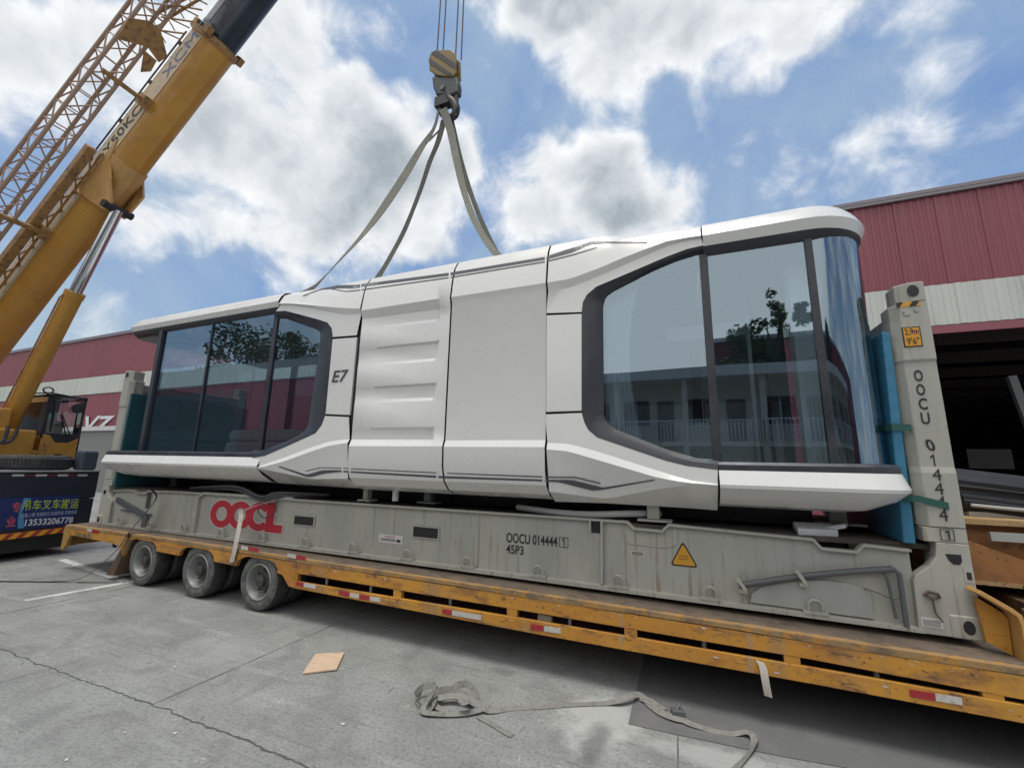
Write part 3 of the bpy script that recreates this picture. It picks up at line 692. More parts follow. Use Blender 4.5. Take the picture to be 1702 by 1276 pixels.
# decals: bold and thin stripes along shoulder and skirt
from mathutils.bvhtree import BVHTree
def surface():
    bm = bmesh.new(); og = ORG[cab.name]
    for o in cab.children:
        if o.name.split('.')[0] in ('side_panel', 'louvred_panel', 'transition_panel', 'canopy', 'base_tray'): bm.from_mesh(o.data)
    bmesh.ops.translate(bm, verts=bm.verts, vec=og); bmesh.ops.triangulate(bm, faces=bm.faces)
    t = BVHTree.FromBMesh(bm); bm.free(); return t
SURF = surface()
def onto(px, py, off=.004):
    d = _ray(px, py).normalized(); h = SURF.ray_cast(CAM, d)
    if h[0] is None: return None
    n = h[1] if h[1].dot(d) < 0 else -h[1]
    return h[0]+n*off
def stripe(top, bot):
    """two outlines followed along the shoulder or skirt surface"""
    x0, x1 = top[0][0], top[-1][0]; n = max(3, int((x1-x0)/7)); a, b = [], []
    for i in range(n+1):
        x = lerp(x0, x1, i/n); ya, yb = interp(top, x)[0], interp(bot, x)[0]
        p, q = onto(x, ya), onto(x, yb)
        if p and q and (p-q).length < .2: a.append(p); b.append(q)
    mb = MB(); mb.loft([a, b], False); mb.build('stripe_decal', DECAL, cab)
def cutx(lst, x): return (x, interp([(p[0], p[1]) for p in lst], x)[0])
def seg(lst, x0, x1): return [cutx(lst, x0)]+[p for p in lst if x0 < p[0] < x1]+[cutx(lst, x1)]
UT = [(504,491),(547,475),(560,474),(595,474),(601,472.5),(747,453.5),(907,427),(960,409),(982,401.5),(1000,401.5),(1076,402.5)]
UB = [(504,492.5),(547,477),(560,479.5),(590,479),(601,476.5),(747,458),(907,431.5),(950,420),(978,407),(1000,404.5),(1076,404.5)]
UT2 = [(547,479),(575,484),(598,481.5),(747,460.5),(907,434),(955,422),(992,411)]
UB2 = [(547,480.2),(575,485.2),(598,483),(747,462.3),(907,436),(955,424),(992,412)]
for lo_, hi_ in ((504, 599), (601, 746), (749, 905.5), (908.5, 1076)): stripe(seg(UT, lo_, hi_), seg(UB, lo_, hi_))
for lo_, hi_ in ((547, 599), (601, 746), (749, 905.5), (908.5, 992)): stripe(seg(UT2, lo_, hi_), seg(UB2, lo_, hi_))
BT = [(464,774),(510,788.5),(536,781),(566,781),(572,782),(725,790),(728,790.5),(902,796.5),(905,797),(950,797),(1002,810),(1088,796)]
BB = [(464,776),(512,793),(520,792),(540,786.5),(566,784),(572,784.5),(725,793.5),(728,794),(902,799.5),(905,800),(930,801),(985,815),(1004,813),(1088,798)]
BT2 = [(508,782),(533,776),(566,777),(725,784.5),(902,791),(905,791.5),(957,792),(998,802)]
BB2 = [(508,783.2),(533,777.3),(566,778.3),(725,786),(902,793),(905,793.5),(957,794),(998,804)]
def clean(lst): return sorted(lst)
for lo_, hi_ in ((464, 568), (571, 725), (729, 901.5), (905.5, 1088)): stripe(seg(clean(BT), lo_, hi_), seg(clean(BB), lo_, hi_))
for lo_, hi_ in ((508, 568), (571, 725), (729, 901.5), (905.5, 998)): stripe(seg(clean(BT2), lo_, hi_), seg(clean(BB2), lo_, hi_))
a, b, c = at(551, 636, -.266), at(575.5, 635.5, -.266), at(556, 616, -.266)
letters('E7', (a.x, -.266, a.z), (b.x-a.x-.01, 0, 0), (.035, 0, c.z-a.z), DECALT, cab, 'model_lettering', weight=.015)
# feet, drain stub and the steel pads under the body
def foot(px, py0, py1, w_, y, m, name='support_foot'):
    a = at(px, py1, y); mb = MB(); mb.box(a.x-w_/2, a.x+w_/2, y, y+.10, a.z+.02, 1.70); mb.box(a.x-w_*1.3, a.x+w_*1.5, y-.04, y+.14, a.z-.004, a.z+.018); mb.build(name, m, cab, bevel=.006)
foot(606, 815, 832, .075, .15, RACK); foot(709, 822, 836, .10, .18, GREYT); foot(1086, 845, 866, .12, .12, RACK); foot(1395, 850, 872, .14, .5, RACK)
for x in (-10.8, -9.2): 
    mb = MB(); mb.box(x-.1, x+.1, .4, .6, 1.47, 1.70); mb.box(x-.1, x+.1, 1.8, 2.0, 1.47, 1.70); mb.build('support_foot', BLACK, cab)
mb = MB(); a = at(657, 832, .12); mb.tube([(a.x, .12, 1.70), (a.x, .12, a.z+.03), (a.x, .12, a.z)], .042, 14); mb.build('drain_stub', mat('pvc_white', (.6,.6,.58), .4), cab, smooth=40)
mb = MB(); mb.box(-9.7, -.9, .60, .72, 1.46, 1.618); mb.box(-9.7, -.9, 1.7, 1.82, 1.46, 1.618)
for k in range(9): mb.box(-9.6+k*1.08, -9.5+k*1.08, .72, 1.7, 1.50, 1.618)
mb.box(-9.7, -.9, 1.1, 1.2, 1.46, 1.60); mb.build('chassis_beam', BLACK, cab)
# rooms
mb = MB(); mb.box(-2.86, -.62, 2.42, 2.50, 1.98, 4.15); mb.build('back_wall', mat('room_wall', (.36,.39,.41), .7), cab)
mb = MB(); mb.box(-9.0, -6.56, 2.42, 2.50, 1.98, 4.2); mb.build('back_wall', MATS['room_wall'], cab)
mb = MB(); mb.box(-3.02, -2.86, -.12, 2.56, 1.98, 4.15); mb.build('partition', INTW, cab)
mb = MB(); mb.box(-6.56, -6.42, -.12, 2.56, 1.98, 4.15); mb.build('partition', mat('room_partition', (.25,.26,.26), .7), cab)
mb = MB(); mb.box(-2.86, -.75, 2.25, 2.41, 2.0, 2.95); mb.box(-2.3, -1.0, .95, 1.75, 2.0, 2.55); mb.build('kitchen_counter', INTW, cab, bevel=.02)
mb = MB(); a = at(1250, 640, .9); mb.box(a.x-.02, a.x+.02, .85, .9, 2.0, 4.05); mb.box(a.x-.9, a.x, .86, .9, 3.55, 3.72); mb.build('shower_screen_post', INTW, cab)
mb = MB(); mb.box(-1.25, -1.10, .9, 1.05, 2.0, 4.05); mb.box(-1.9, -1.75, 2.2, 2.3, 2.0, 4.0); mb.build('inner_post', BLACK, cab)
mb = MB(); mb.box(-10.3, -8.3, .9, 2.3, 2.0, 2.32); mb.box(-10.3, -8.3, .95, 2.25, 2.325, 2.55); mb.build('bed', mat('bedding', (.5,.5,.5), .9), cab, bevel=.06)
def drape(name, label, x0, y0, x1, y1, z0, z1, amp=.03, waves=7, gather=0.0):
    mb = MB(); n = waves*10; d = V3((x1-x0, y1-y0, 0)); s = V3((-d.y, d.x, 0)).normalized(); rg = []
    for k in range(6):
        t = k/5; row = []
        for i in range(n+1):
            u = i/n; sh = 1-gather*math.sin(math.pi*t)
            row.append(V3((x0, y0, lerp(z1, z0, t)))+d*u*sh+s*amp*math.sin(u*waves*2*math.pi)*(1+.2*math.sin(3*u+k)))
        rg.append(row)
    mb.loft(rg, False); o = mb.build(name, CURT, None, smooth=60, org=((x0+x1)/2, (y0+y1)/2, z0)); tag(o, label, 'curtain', 'curtains inside the capsule house'); return o
drape('curtain', 'white gathered curtain at the frame edge of the big right window', -2.84, -.03, -2.38, -.04, 2.1, 4.1, .035, 7, .30)
drape('curtain', 'pale blue grey curtain hanging at the edge of the left window', -6.98, -.06, -6.55, -.06, 2.1, 4.05, .03, 7)
drape('curtain', 'white curtain tied up inside the rounded glass corner', -.95, .25, -.55, .75, 2.05, 4.1, .05, 6, .35)

# ================================================================== FLAT RACK
ZB = .765                                              # underside of the rack on the trailer deck
rack = thing('flat_rack_container', 'grey open flat rack with tall end posts, resting on the trailer under the capsule house', 'flat rack', (-6.096, 1.219, ZB))
mb = MB()
mb.box(-12.10, -.20, .10, 2.34, 1.385, 1.425); mb.build('deck', RDECK, rack)
def camber(x): return .055*math.sin(math.pi*min(1, max(0, (x+12.19)/12.19)))
def side_rail(y0, s):
    # web with the stepped notches of the photo, flanges and stiffeners; s=+1 near side, -1 far side
    top = [(-11.85,1.37),(-11.45,1.40),(-11.2,1.40),(-11.15,1.36),(-10.85,1.36),(-10.8,1.41),(-9.9,1.43),(-9.5,1.43),(-2.60,1.445),(-2.54,1.385),(-2.27,1.38),(-2.21,1.445),(-1.02,1.405),(-.97,1.335),(-.72,1.33),(-.67,1.39),(-.36,1.375)]
    yw = y0+s*.055
    pts = [(-11.86, .80)]+top+[(-.36, .80)]
    w = MB(); w.prism([(x, yw, z) for x, z in pts], (0, s*.03, 0)); w.build('web_plate', RACK, rack)
    w = MB()
    n = 24                                             # bottom flange
    lo = [(-11.9+i*(11.55/n)) for i in range(n+1)]
    f0 = [[(x, y0-s*.006, ZB+camber(x)*.25), (x, y0-s*.006, ZB+.028+camber(x)*.5), (x, yw, ZB+.034+camber(x)*.5), (x, yw, ZB+camber(x)*.25)] for x in lo]
    w.loft(f0, True, True); w.build('bottom_flange', RACK, rack)
    w = MB()
    for (a, b) in zip(top, top[1:]):
        w.bar((a[0], yw-s*.012, a[1]), (b[0]+.004, yw-s*.012, b[1]), .07, .022, (0,0,1))
    w.build('top_flange', RACK, rack, bevel=.003)
    return yw
yw = side_rail(0.0, 1); side_rail(2.438, -1)
# raised frame around the owner's letters, stiffener, notch frame, swept plate
w = MB(); w.bar((-9.40, .03, .82), (-9.40, .03, 1.38), .05, .03, (1,0,0)); w.bar((-9.40, .03, 1.375), (-9.28, .03, 1.44), .05, .03, (0,0,1)); w.bar((-9.285, .03, 1.44), (-7.3, .03, 1.455), .05, .03); w.build('panel_edge', RACK, rack, bevel=.004)
w = MB(); w.bar((-2.87, .025, .83), (-2.86, .025, 1.44), .05, .025, (1,0,0)); w.box(-2.99, -2.87, .0, .05, 1.435, 1.455); w.bar((-2.985, .02, 1.33), (-2.985, .02, 1.44), .035, .02, (1,0,0)); w.build('stiffener', RACK, rack, bevel=.003)
w = MB(); w.box(-2.975, -2.885, .051, .053, 1.31, 1.43); w.build('slot_shadow', BLACK, rack)
nf = [(-2.66,1.42),(-2.66,1.30),(-2.63,1.255),(-2.58,1.235),(-2.26,1.225),(-2.18,1.24),(-2.13,1.29),(-2.12,1.41)]
w = MB(); w.tube([(x, yw-.004, z) for x, z in nf], .007, 6); w.build('notch_weld', RACK, rack)
sw = [(-1.545,.825),(-1.53,.90),(-1.45,.965),(-1.30,1.015),(-1.15,1.055),(-.98,1.075),(-.80,1.072),(-.69,1.04),(-.655,1.02),(-.655,.815)]
w = MB(); w.pxz(sw, .03, yw); w.build('swept_plate', mat('rack_light_plate', (.36,.36,.335), .5, layers=((4, (1,1,.3), (.30,.30,.28), .4, .7, .7),)), rack, bevel=.004)
w = MB(); pp = smooth_path([(-1.63, .0, .965), (-1.5, .0, 1.0), (-1.15, .0, 1.095), (-.8, .0, 1.17), (-.5, .0, 1.225)], 4); w.tube(pp, .026, 10); w.tube([(-.5, .0, 1.225), (-.46, .0, 1.19), (-.46, .0, .80)], .02, 8); w.build('lashing_bar', GREYT, rack, smooth=40)
for x, z in ((-1.615, .985), (-1.15, 1.095)):
    w = MB(); w.bar((x-.03, -.03, z+.055), (x+.035, -.03, z-.05), .02, .03); w.bar((x-.01, -.01, z-.06), (x+.05, -.01, z-.065), .03, .03); w.build('bar_clip', RACK, rack)
w = MB(); w.tube([(-.70,.02,1.05),(-.62,.0,1.03),(-.52,.0,.99),(-.44,.02,1.02)], .005, 6); w.tube([(-.56,.0,1.22),(-.54,.0,1.12),(-.52,.0,.85)], .012, 6); w.build('safety_wire', GREYT, rack)
# forklift pockets
for x0, x1, z0, z1 in ((-7.25, -6.88, 1.10, 1.215), (-5.21, -4.85, 1.095, 1.215)):
    w = MB(); w.box(x0, x1, yw-.010, yw-.002, z0, z1); o = w.build('forklift_pocket', BLACK, rack)
    w = MB()
    for a in ((x0-.02, x1+.02, z1, z1+.012), (x0-.02, x1+.02, z0-.012, z0), (x0-.02, x0, z0, z1), (x1, x1+.02, z0, z1)): w.box(a[0], a[1], yw-.016, yw-.002, a[2], a[3])
    w.build('pocket_rim', RACK, o)
    letters('FORKLIFT' if x0 < -6 else 'POCKETS', (x0+.02, yw-.001, z1+.025), (x1-x0-.03, 0, 0), (0, 0, .065), mat('stencil_pale', (.52,.52,.49), .7), rack, 'stencil')
# lashing rings along the bottom flange
first = None
for k, x in enumerate((-11.43,-10.55,-9.62,-8.70,-7.81,-6.95,-6.10,-5.25,-4.41,-3.55,-2.70,-1.87,-1.06)):
    if first is None:
        w = MB(); w.box(-.09, .09, -.012, .045, 0, .022); w.tube([(-.05,.0,.02),(-.05,-.005,.085),(-.02,-.012,.115),(.02,-.012,.115),(.05,-.005,.085),(.05,.0,.02)], .012, 7)
        first = w.build('lashing_ring', RACK, None, smooth=40); first.parent = rack; o = first
    else: o = dup(first, None, rack)
    o.location = V3((x, 0.0, ZB+.030+camber(x)*.5))-V3(rack.location)
# stickers and writing
def plate(x0, x1, z0, z1, m, name, y=yw-.003, par=rack):
    w = MB(); w.box(x0, x1, y, y+.002, z0, z1); return w.build(name, m, par)
yl = yw-.003
def oo(cx, cz, rx, rz, tx, tz, a0=0, a1=360, mi=0, mb=None, y=yl-.004, n=40):
    k = [R(a0+(a1-a0)*i/n) for i in range(n+1)]
    o_ = [(cx+rx*math.cos(t), y, cz+rz*math.sin(t)) for t in k]; i_ = [(cx+(rx-tx)*math.cos(t), y, cz+(rz-tz)*math.sin(t)) for t in k]
    mb.loft([o_, i_], False, False, mi)
zc_, hz = 1.155, .205
for nm, m, g_, yy in (('letter_halo', mat('halo_pale', (.50,.47,.44), .6), .018, yl-.002), ('owner_letters', RED, 0.0, yl-.005)):
    w = MB()
    oo(-8.83, zc_-.01, .27+g_, hz+g_, .145+2*g_, .10+2*g_, mb=w, y=yy); oo(-8.40, zc_-.005, .27+g_, hz+g_, .145+2*g_, .10+2*g_, mb=w, y=yy-.001)
    oo(-7.98, zc_, .27+g_, hz+g_, .145+2*g_, .10+2*g_, 38-g_*400, 322+g_*400, mb=w, y=yy-.002)
    L = [(-7.83-g_, zc_+hz+.005+g_), (-7.66+g_, zc_+hz+.01+g_), (-7.66+g_, zc_-.09+g_), (-7.48+g_, zc_-.09+g_), (-7.48+g_, zc_-hz-g_), (-7.83-g_, zc_-hz-g_)]
    w.ngon([(x, yy-.003, z) for x, z in L]); w.build(nm, m, rack)
letters('OOCU 014444', (-3.95, yl, 1.132), (.60, 0, .004), (0, 0, .105), INKB, rack, 'serial_number', .003, .014)
one((-3.295, yl-.003, 1.148), .024, .078, INKB, rack, 'serial_number')
w = MB()
for a in ((-3.33,-3.23,1.135,1.140),(-3.33,-3.23,1.233,1.238),(-3.33,-3.325,1.135,1.238),(-3.235,-3.23,1.135,1.238)): w.box(a[0], a[1], yl-.002, yl, a[2], a[3])
w.build('check_digit_box', INKB, rack)
letters('45P3', (-3.95, yl, 1.015), (.21, 0, 0), (0, 0, .095), INKB, rack, 'serial_number', .003, .014)
plate(-5.74, -5.37, .985, 1.085, PAPER, 'notice_sticker'); letters('IMPORTANT', (-5.64, yl-.001, 1.05), (.16, 0, 0), (0, 0, .02), RED, rack, 'notice_text')
w = MB()
for z in (1.03, 1.015): w.box(-5.71, -5.48, yl-.004, yl-.002, z-.003, z+.003)
w.box(-5.46, -5.40, yl-.004, yl-.002, 1.005, 1.035); w.build('notice_text', INKB, rack)
plate(-2.58, -2.45, 1.125, 1.165, PAPER, 'notice_sticker')
w = MB()
for z in (1.135, 1.147, 1.157): w.box(-2.57, -2.46, yl-.004, yl-.002, z-.002, z+.002)
w.build('notice_text', INKB, rack)
def rtri(c, w_, h_, r, y, m, name):
    w = MB(); P3 = [(-w_/2, -h_/2), (w_/2, -h_/2), (0, h_/2)]; pts = []
    for i, (x, z) in enumerate(P3):
        px, pz = P3[i-1]; nx, nz = P3[(i+1) % 3]
        a = V3((px-x, pz-z)).normalized()*r*2; b = V3((nx-x, nz-z)).normalized()*r*2; q = V3((x, z))
        for t in (0, .33, .66, 1): pts.append((q+a)*(1-t)**2+q*2*t*(1-t)+(q+b)*t*t)
    w.ngon([(c[0]+p[0], y, c[1]+p[1]) for p in pts]); w.build(name, m, rack)
rtri((-2.085, 1.185), .255, .235, .02, yl-.001, INKB, 'warning_sign_border'); rtri((-2.085, 1.178), .215, .195, .012, yl-.003, YLAB, 'warning_sign')
letters('DANGER', (-2.125, yl-.0035, 1.155), (.08, 0, 0), (0, 0, .014), mat('ink_brown', (.16,.07,.01), .6), rack, 'warning_text'); letters('WEIGHT', (-2.13, yl-.0035, 1.13), (.09, 0, 0), (0, 0, .014), MATS['ink_brown'], rack, 'warning_text')
w = MB(); w.box(-9.52, -9.42, yl-.003, yl, 1.085, 1.115); w.build('notice_sticker', PAPER, rack)

# end frames: posts, castings, end wall
def post(sx, near):
    """sx=+1 right end (x -> 0), -1 left end (x -> -12.192)"""
    X = (lambda d: -d) if sx > 0 else (lambda d: -12.192+d)
    y0, y1 = (0.0, .24) if near else (2.438, 2.198)
    o = MB()
    # folded post: wide face toward the side, chamfer toward the load, knee bends between storeys
    def sec(z, w_, yf):
        c = (y1-y0)/abs(y1-y0)
        return [(X(0), y0+c*yf, z), (X(w_-.055), y0+c*yf, z), (X(w_), y0+c*(yf+.075), z), (X(w_), y1, z), (X(0), y1, z)]
    lv = [(1.575, .275, .0), (2.00, .272, .0), (2.05, .272, .012), (2.60, .272, .012), (2.93, .27, .014), (2.955, .27, .0), (3.32, .25, .0), (3.46, .25, .0), (3.47, .20, .0)]
    o.loft([sec(*l) for l in lv], True, True); o.build('post', RACK, rack, bevel=.006)
    c = MB()
    cs = [(X(0), y0), (X(.10), y0), (X(.195), y0+(.06 if near else -.06)), (X(.195), y1), (X(0), y1)]
    c.prism([(x, y, 3.47) for x, y in cs], (0, 0, .185)); co = c.build('corner_casting', RACK, rack, bevel=.012)
    h = MB(); yy = y0+(-.002 if near else .002); pts = [(X(.085)+.042*math.cos(t), yy, 3.57+.055*math.sin(t)) for t in [2*math.pi*i/20 for i in range(20)]]; h.ngon(pts); h.build('casting_hole', BLACK, co)
    # foot: base block with gusset and bottom casting
    f = MB(); out = [(0, ZB), (.385, ZB), (.375, 1.15), (.36, 1.19), (.26, 1.27), (.215, 1.34), (.20, 1.42), (.195, 1.455), (0, 1.455)]
    ys, ye = (y0, y0+.10) if near else (y0-.10, y0)
    f.pxz([(X(d), z) for d, z in out], ys, ye); f.build('post_foot', RACK, rack, bevel=.006)
    f = MB(); f.box(min(X(0), X(.20)), max(X(0), X(.20)), min(y0, y1)+.012, max(y0, y1), ZB+.02, 1.46)
    f.box(min(X(.0), X(.27)), max(X(0), X(.27)), min(y0, y1)+.004, max(y0, y1)-.004, 1.46, 1.57); f.build('post_base', RACK, rack, bevel=.004)
    c = MB(); c.box(min(X(-.008), X(.19)), max(X(-.008), X(.19)), y0-.010 if near else y1, y1 if near else y0+.010, ZB-.002, ZB+.165); co = c.build('corner_casting', RACK, rack, bevel=.012)
    h = MB(); yy = y0+(-.013 if near else .013); pts = [(X(.085)+.035*math.cos(t), yy, ZB+.085+.05*math.sin(t)) for t in [2*math.pi*i/20 for i in range(20)]]; h.ngon(pts); h.build('casting_hole', BLACK, co)
    h = MB(); yy = y0-.003 if near else y0+.003; h.ngon([(X(.06), yy, 1.375), (X(.155), yy, 1.375), (X(.14), yy, 1.33), (X(.115), yy, 1.30), (X(.075), yy, 1.30), (X(.06), yy, 1.33)]); h.build('hinge_slot', BLACK, rack)
for sx in (1, -1):
    for near in (True, False): post(sx, near)
    x0, x1 = (-.20, -.08) if sx > 0 else (-12.11, -11.99)
    w = MB()
    k = 10
    for i in range(k): w.box(x0+(.04 if i % 2 else 0), x1, .24+i*1.958/k, .24+(i+1)*1.958/k+.001, 1.42, 3.25)
    w.box(x0-.02, x1+.02, .24, 2.198, 3.25, 3.40); w.build('end_wall', RACK, rack)
# markings on the near right post
w = MB(); w.prism([(-.215, -.0015, 3.43), (-.05, -.0015, 3.43), (-.05, -.0015, 3.475), (-.215, -.0015, 3.475)], (0, -.002, 0)); w.build('hazard_plate', YLAB, rack)
for d in (0, .075):
    w = MB(); w.ngon([(-.215+d, -.005, 3.475), (-.165+d, -.005, 3.475), (-.195+d, -.005, 3.43), (-.215+d, -.005, 3.43)] if d == 0 else [(-.13, -.005, 3.43), (-.085, -.005, 3.43), (-.05, -.005, 3.475), (-.10, -.005, 3.475)]); w.build('hazard_stripe', INKB, rack)
w = MB(); w.box(-.205, -.078, -.004, -.001, 3.065, 3.245); w.build('height_label_border', INKB, rack, bevel=.001)
w = MB(); w.box(-.196, -.087, -.0065, -.004, 3.074, 3.236); w.build('height_label', YLAB, rack)
letters('2,9m', (-.188, -.006, 3.165), (.095, 0, 0), (0, 0, .064), INKB, rack, 'height_text', .002, .012); letters("9'6\"", (-.182, -.006, 3.086), (.084, 0, 0), (0, 0, .062), INKB, rack, 'height_text', .002, .012)
zz = 2.845
for i, ch in enumerate('OOCU'):
    z = 2.765-i*.122; letters(ch, (-.165, -.0005+.012, z), (.058, 0, 0), (0, 0, .098), INKB, rack, 'post_number', .003, .020 if ch != '4' else 0)
for i, (ch, z) in enumerate(zip('014444', (2.185, 2.055, 1.94, 1.83, 1.725, 1.625))):
    y_ = -.003 if z < 2.03 else .009
    if ch == '1': one((-.145, y_, z), .026, .095, INKB, rack, 'post_number')
    else: letters(ch, (-.155, y_+.001, z), (.056, 0, -.012 if i == 0 else 0), (-.012 if i == 0 else 0, 0, .095), INKB, rack, 'post_number', .003, .020 if ch != '4' else 0)
one((-.135, -.004, 1.485), .028, .07, INKB, rack, 'post_number')
w = MB()
for a in ((-.165,-.08,1.475,1.480),(-.165,-.08,1.560,1.565),(-.165,-.160,1.475,1.565),(-.085,-.08,1.475,1.565)): w.box(a[0], a[1], -.006, -.004, a[2], a[3])
w.build('check_digit_box', INKB, rack)
w = MB()
for q in ((-.185, 3.375, .022), (-.18, 3.345, .05), (-.105, 3.39, .012), (-.10, 3.37, .03)):
    w = MB(); w.box(q[0], q[0]+q[2], -.003, -.001, q[1], q[1]+.012); w.build('faded_stencil', mat('faded_ink', (.19,.195,.185), .7), rack)
w = MB(); w.box(-.06, -.005, -.004, -.001, 1.175, 1.29); w.build('approval_plate', mat('plate_alu', (.38,.38,.35), .5), rack)
w = MB(); w.box(-.047, -.018, -.006, -.004, 1.195, 1.25); w.build('plate_mark', INKB, rack)
w = MB(); w.box(-.365, -.235, -.004, -.001, .815, .885); w.build('notice_sticker', PAPER, rack)
w = MB()
for z in (.83, .843, .856, .869): w.box(-.355, -.25, -.006, -.004, z-.003, z+.003)
w.build('notice_text', mat('ink_grey', (.2,.2,.2), .7), rack)
w = MB(); w.tube([(-.33, -.02, 1.055), (-.30, -.03, 1.085), (-.25, -.03, 1.075), (-.235, -.02, 1.05), (-.28, -.03, 1.035), (-.33, -.02, 1.055)], .012, 6); w.tube([(-.285, -.025, 1.04), (-.275, -.02, .93), (-.24, -.02, .87)], .006, 6); w.build('lashing_eye', RACKD, rack)
# swung-down strut at the left end
w = MB(); w.bar((-11.75, .05, 1.22), (-10.75, .03, .98), .05, .09); w.bar((-11.55, .03, 1.05), (-10.6, .03, 1.02), .02, .02); w.box(-10.80, -10.68, .0, .06, .80, 1.0); w.bar((-10.75, .02, 1.38), (-10.75, .02, 1.12), .05, .03, (1,0,0)); w.build('folding_strut', GREYT, rack, bevel=.004)
# clutter on the deck under the house
w = MB(); hp = smooth_path([(-3.9, .25, 1.50), (-3.4, .12, 1.485), (-3.0, .08, 1.49), (-2.6, .10, 1.52), (-2.3, .3, 1.52)], 6); w.tube(hp, .035, 10); o = w.build('corrugated_hose', GREYP, None, smooth=50, org=(-3.1, .1, 1.45)); tag(o, 'grey plastic conduit hose lying on the flat rack under the capsule house', 'hose')
w = MB()
for dz, dy in ((0, 0), (.03, .04), (.05, -.02)):
    w.tube(smooth_path([(-9.9, .2+dy, 1.47+dz*.3), (-8.6, .06+dy, 1.52+dz), (-7.9, -.02+dy*.4, 1.40+dz), (-7.55, -.02, 1.47+dz), (-6.9, .3+dy, 1.50)], 6), .022, 7)
w.tube(smooth_path([(-7.6, -.01, 1.42), (-7.58, -.02, 1.25), (-7.75, -.03, 1.16), (-7.9, -.03, 1.22), (-7.95, -.02, 1.32)], 6), .008, 6)
o = w.build('cable_bundle', HOSE, None, smooth=50, org=(-8, .1, 1.4)); tag(o, 'black cable bundle draped over the rack rail above the red letters', 'cable')
w = MB(); w.obox((-.95, .25, 1.47), (.16, .03, .0), (.0, .10, .02), (0, 0, .03)); w.obox((-.80, .3, 1.49), (.10, -.04, .03), (.03, .08, 0), (0, 0, .02))
o = w.build('plastic_sheet', mat('clear_wrap', (.6,.62,.64), .25), None, org=(-.9, .27, 1.43), bevel=.01); tag(o, 'crumpled pale plastic wrap under the right end of the capsule house', 'plastic wrap')

# teal boards strapped inside the end frames
for nm, x0, x1, lab in (('foam_board', -.345, -.285, 'bright blue foam board standing against the right rack post'), ('foam_board', -11.915, -11.86, 'dark teal foam board standing against the left rack post')):
    w = MB()
    if x0 > -5: w.prism([(-.395, .02, 1.43), (-.315, .02, 1.43), (-.275, .02, 3.21), (-.335, .02, 3.235)], (0, 2.36, 0))
    else: w.box(x0, x1, .02, 2.38, 1.43, 3.20)
    o = w.build(nm, TEAL if x0 > -5 else TEALD, None, org=((x0+x1)/2, 1.2, 1.43), bevel=.012); tag(o, lab, 'foam board')
w = MB(); w.ribbon([(-.42, .3, 2.38), (-.37, -.005, 2.375), (-.245, -.012, 2.37), (-.235, .05, 2.37)], (0, 0, .028), .005); o = w.build('tie_strap', GREENS, None, org=(-.3, 0, 2.37)); tag(o, 'short dark green strap holding the blue board halfway up the right post', 'strap', 'green straps on the right post')
w = MB(); w.ribbon([(-.6, .4, 1.80), (-.40, -.01, 1.80), (-.27, -.015, 1.79), (-.10, -.012, 1.745), (-.06, .02, 1.735)], (0, 0, .027), .005); o = w.build('tie_strap', GREENS, None, org=(-.2, 0, 1.77)); tag(o, 'longer dark green strap slanting across the numbers low on the right post', 'strap', 'green straps on the right post')

# ================================================================== TRAILER
TY0, TY1 = -.285, 2.72
tr = thing('low_bed_trailer', 'rusty ochre yellow low bed trailer carrying the flat rack', 'trailer', (-6, 1.2, 0))
def dz(x): return interp([(-12.4, .765), (-9.2, .765), (-6.8, .748), (-3.5, .735), (-1.2, .715), (2.6, .69)], x)[0]
w = MB(); xs = [-12.5+i*.6 for i in range(26)]
w.loft([[(x, TY0+.05, dz(x)-.05), (x, TY0+.05, min(dz(x), ZB-.003)), (x, TY1-.05, min(dz(x), ZB-.003)), (x, TY1-.05, dz(x)-.05)] for x in xs], True, True); w.build('deck', DECKT, tr)
def plate_run(name, top, bot, y, t, m, par=tr, bev=.006):
    """plate along the side between two height profiles"""
    w = MB(); X = sorted(set([p[0] for p in top]+[p[0] for p in bot])); s = 1 if t > 0 else -1
    w.loft([[(x, y, interp(bot, x)[0]), (x, y, interp(top, x)[0]), (x, y+t, interp(top, x)[0]), (x, y+t, interp(bot, x)[0])] for x in X], True, True)
    return w.build(name, m, par, bevel=bev)
sidey = ((TY0, .05), (TY1, -.05))
wb = [(-10.10, .37), (-8.73, .37), (-7.45, .37)]       # axle centres (x, z)
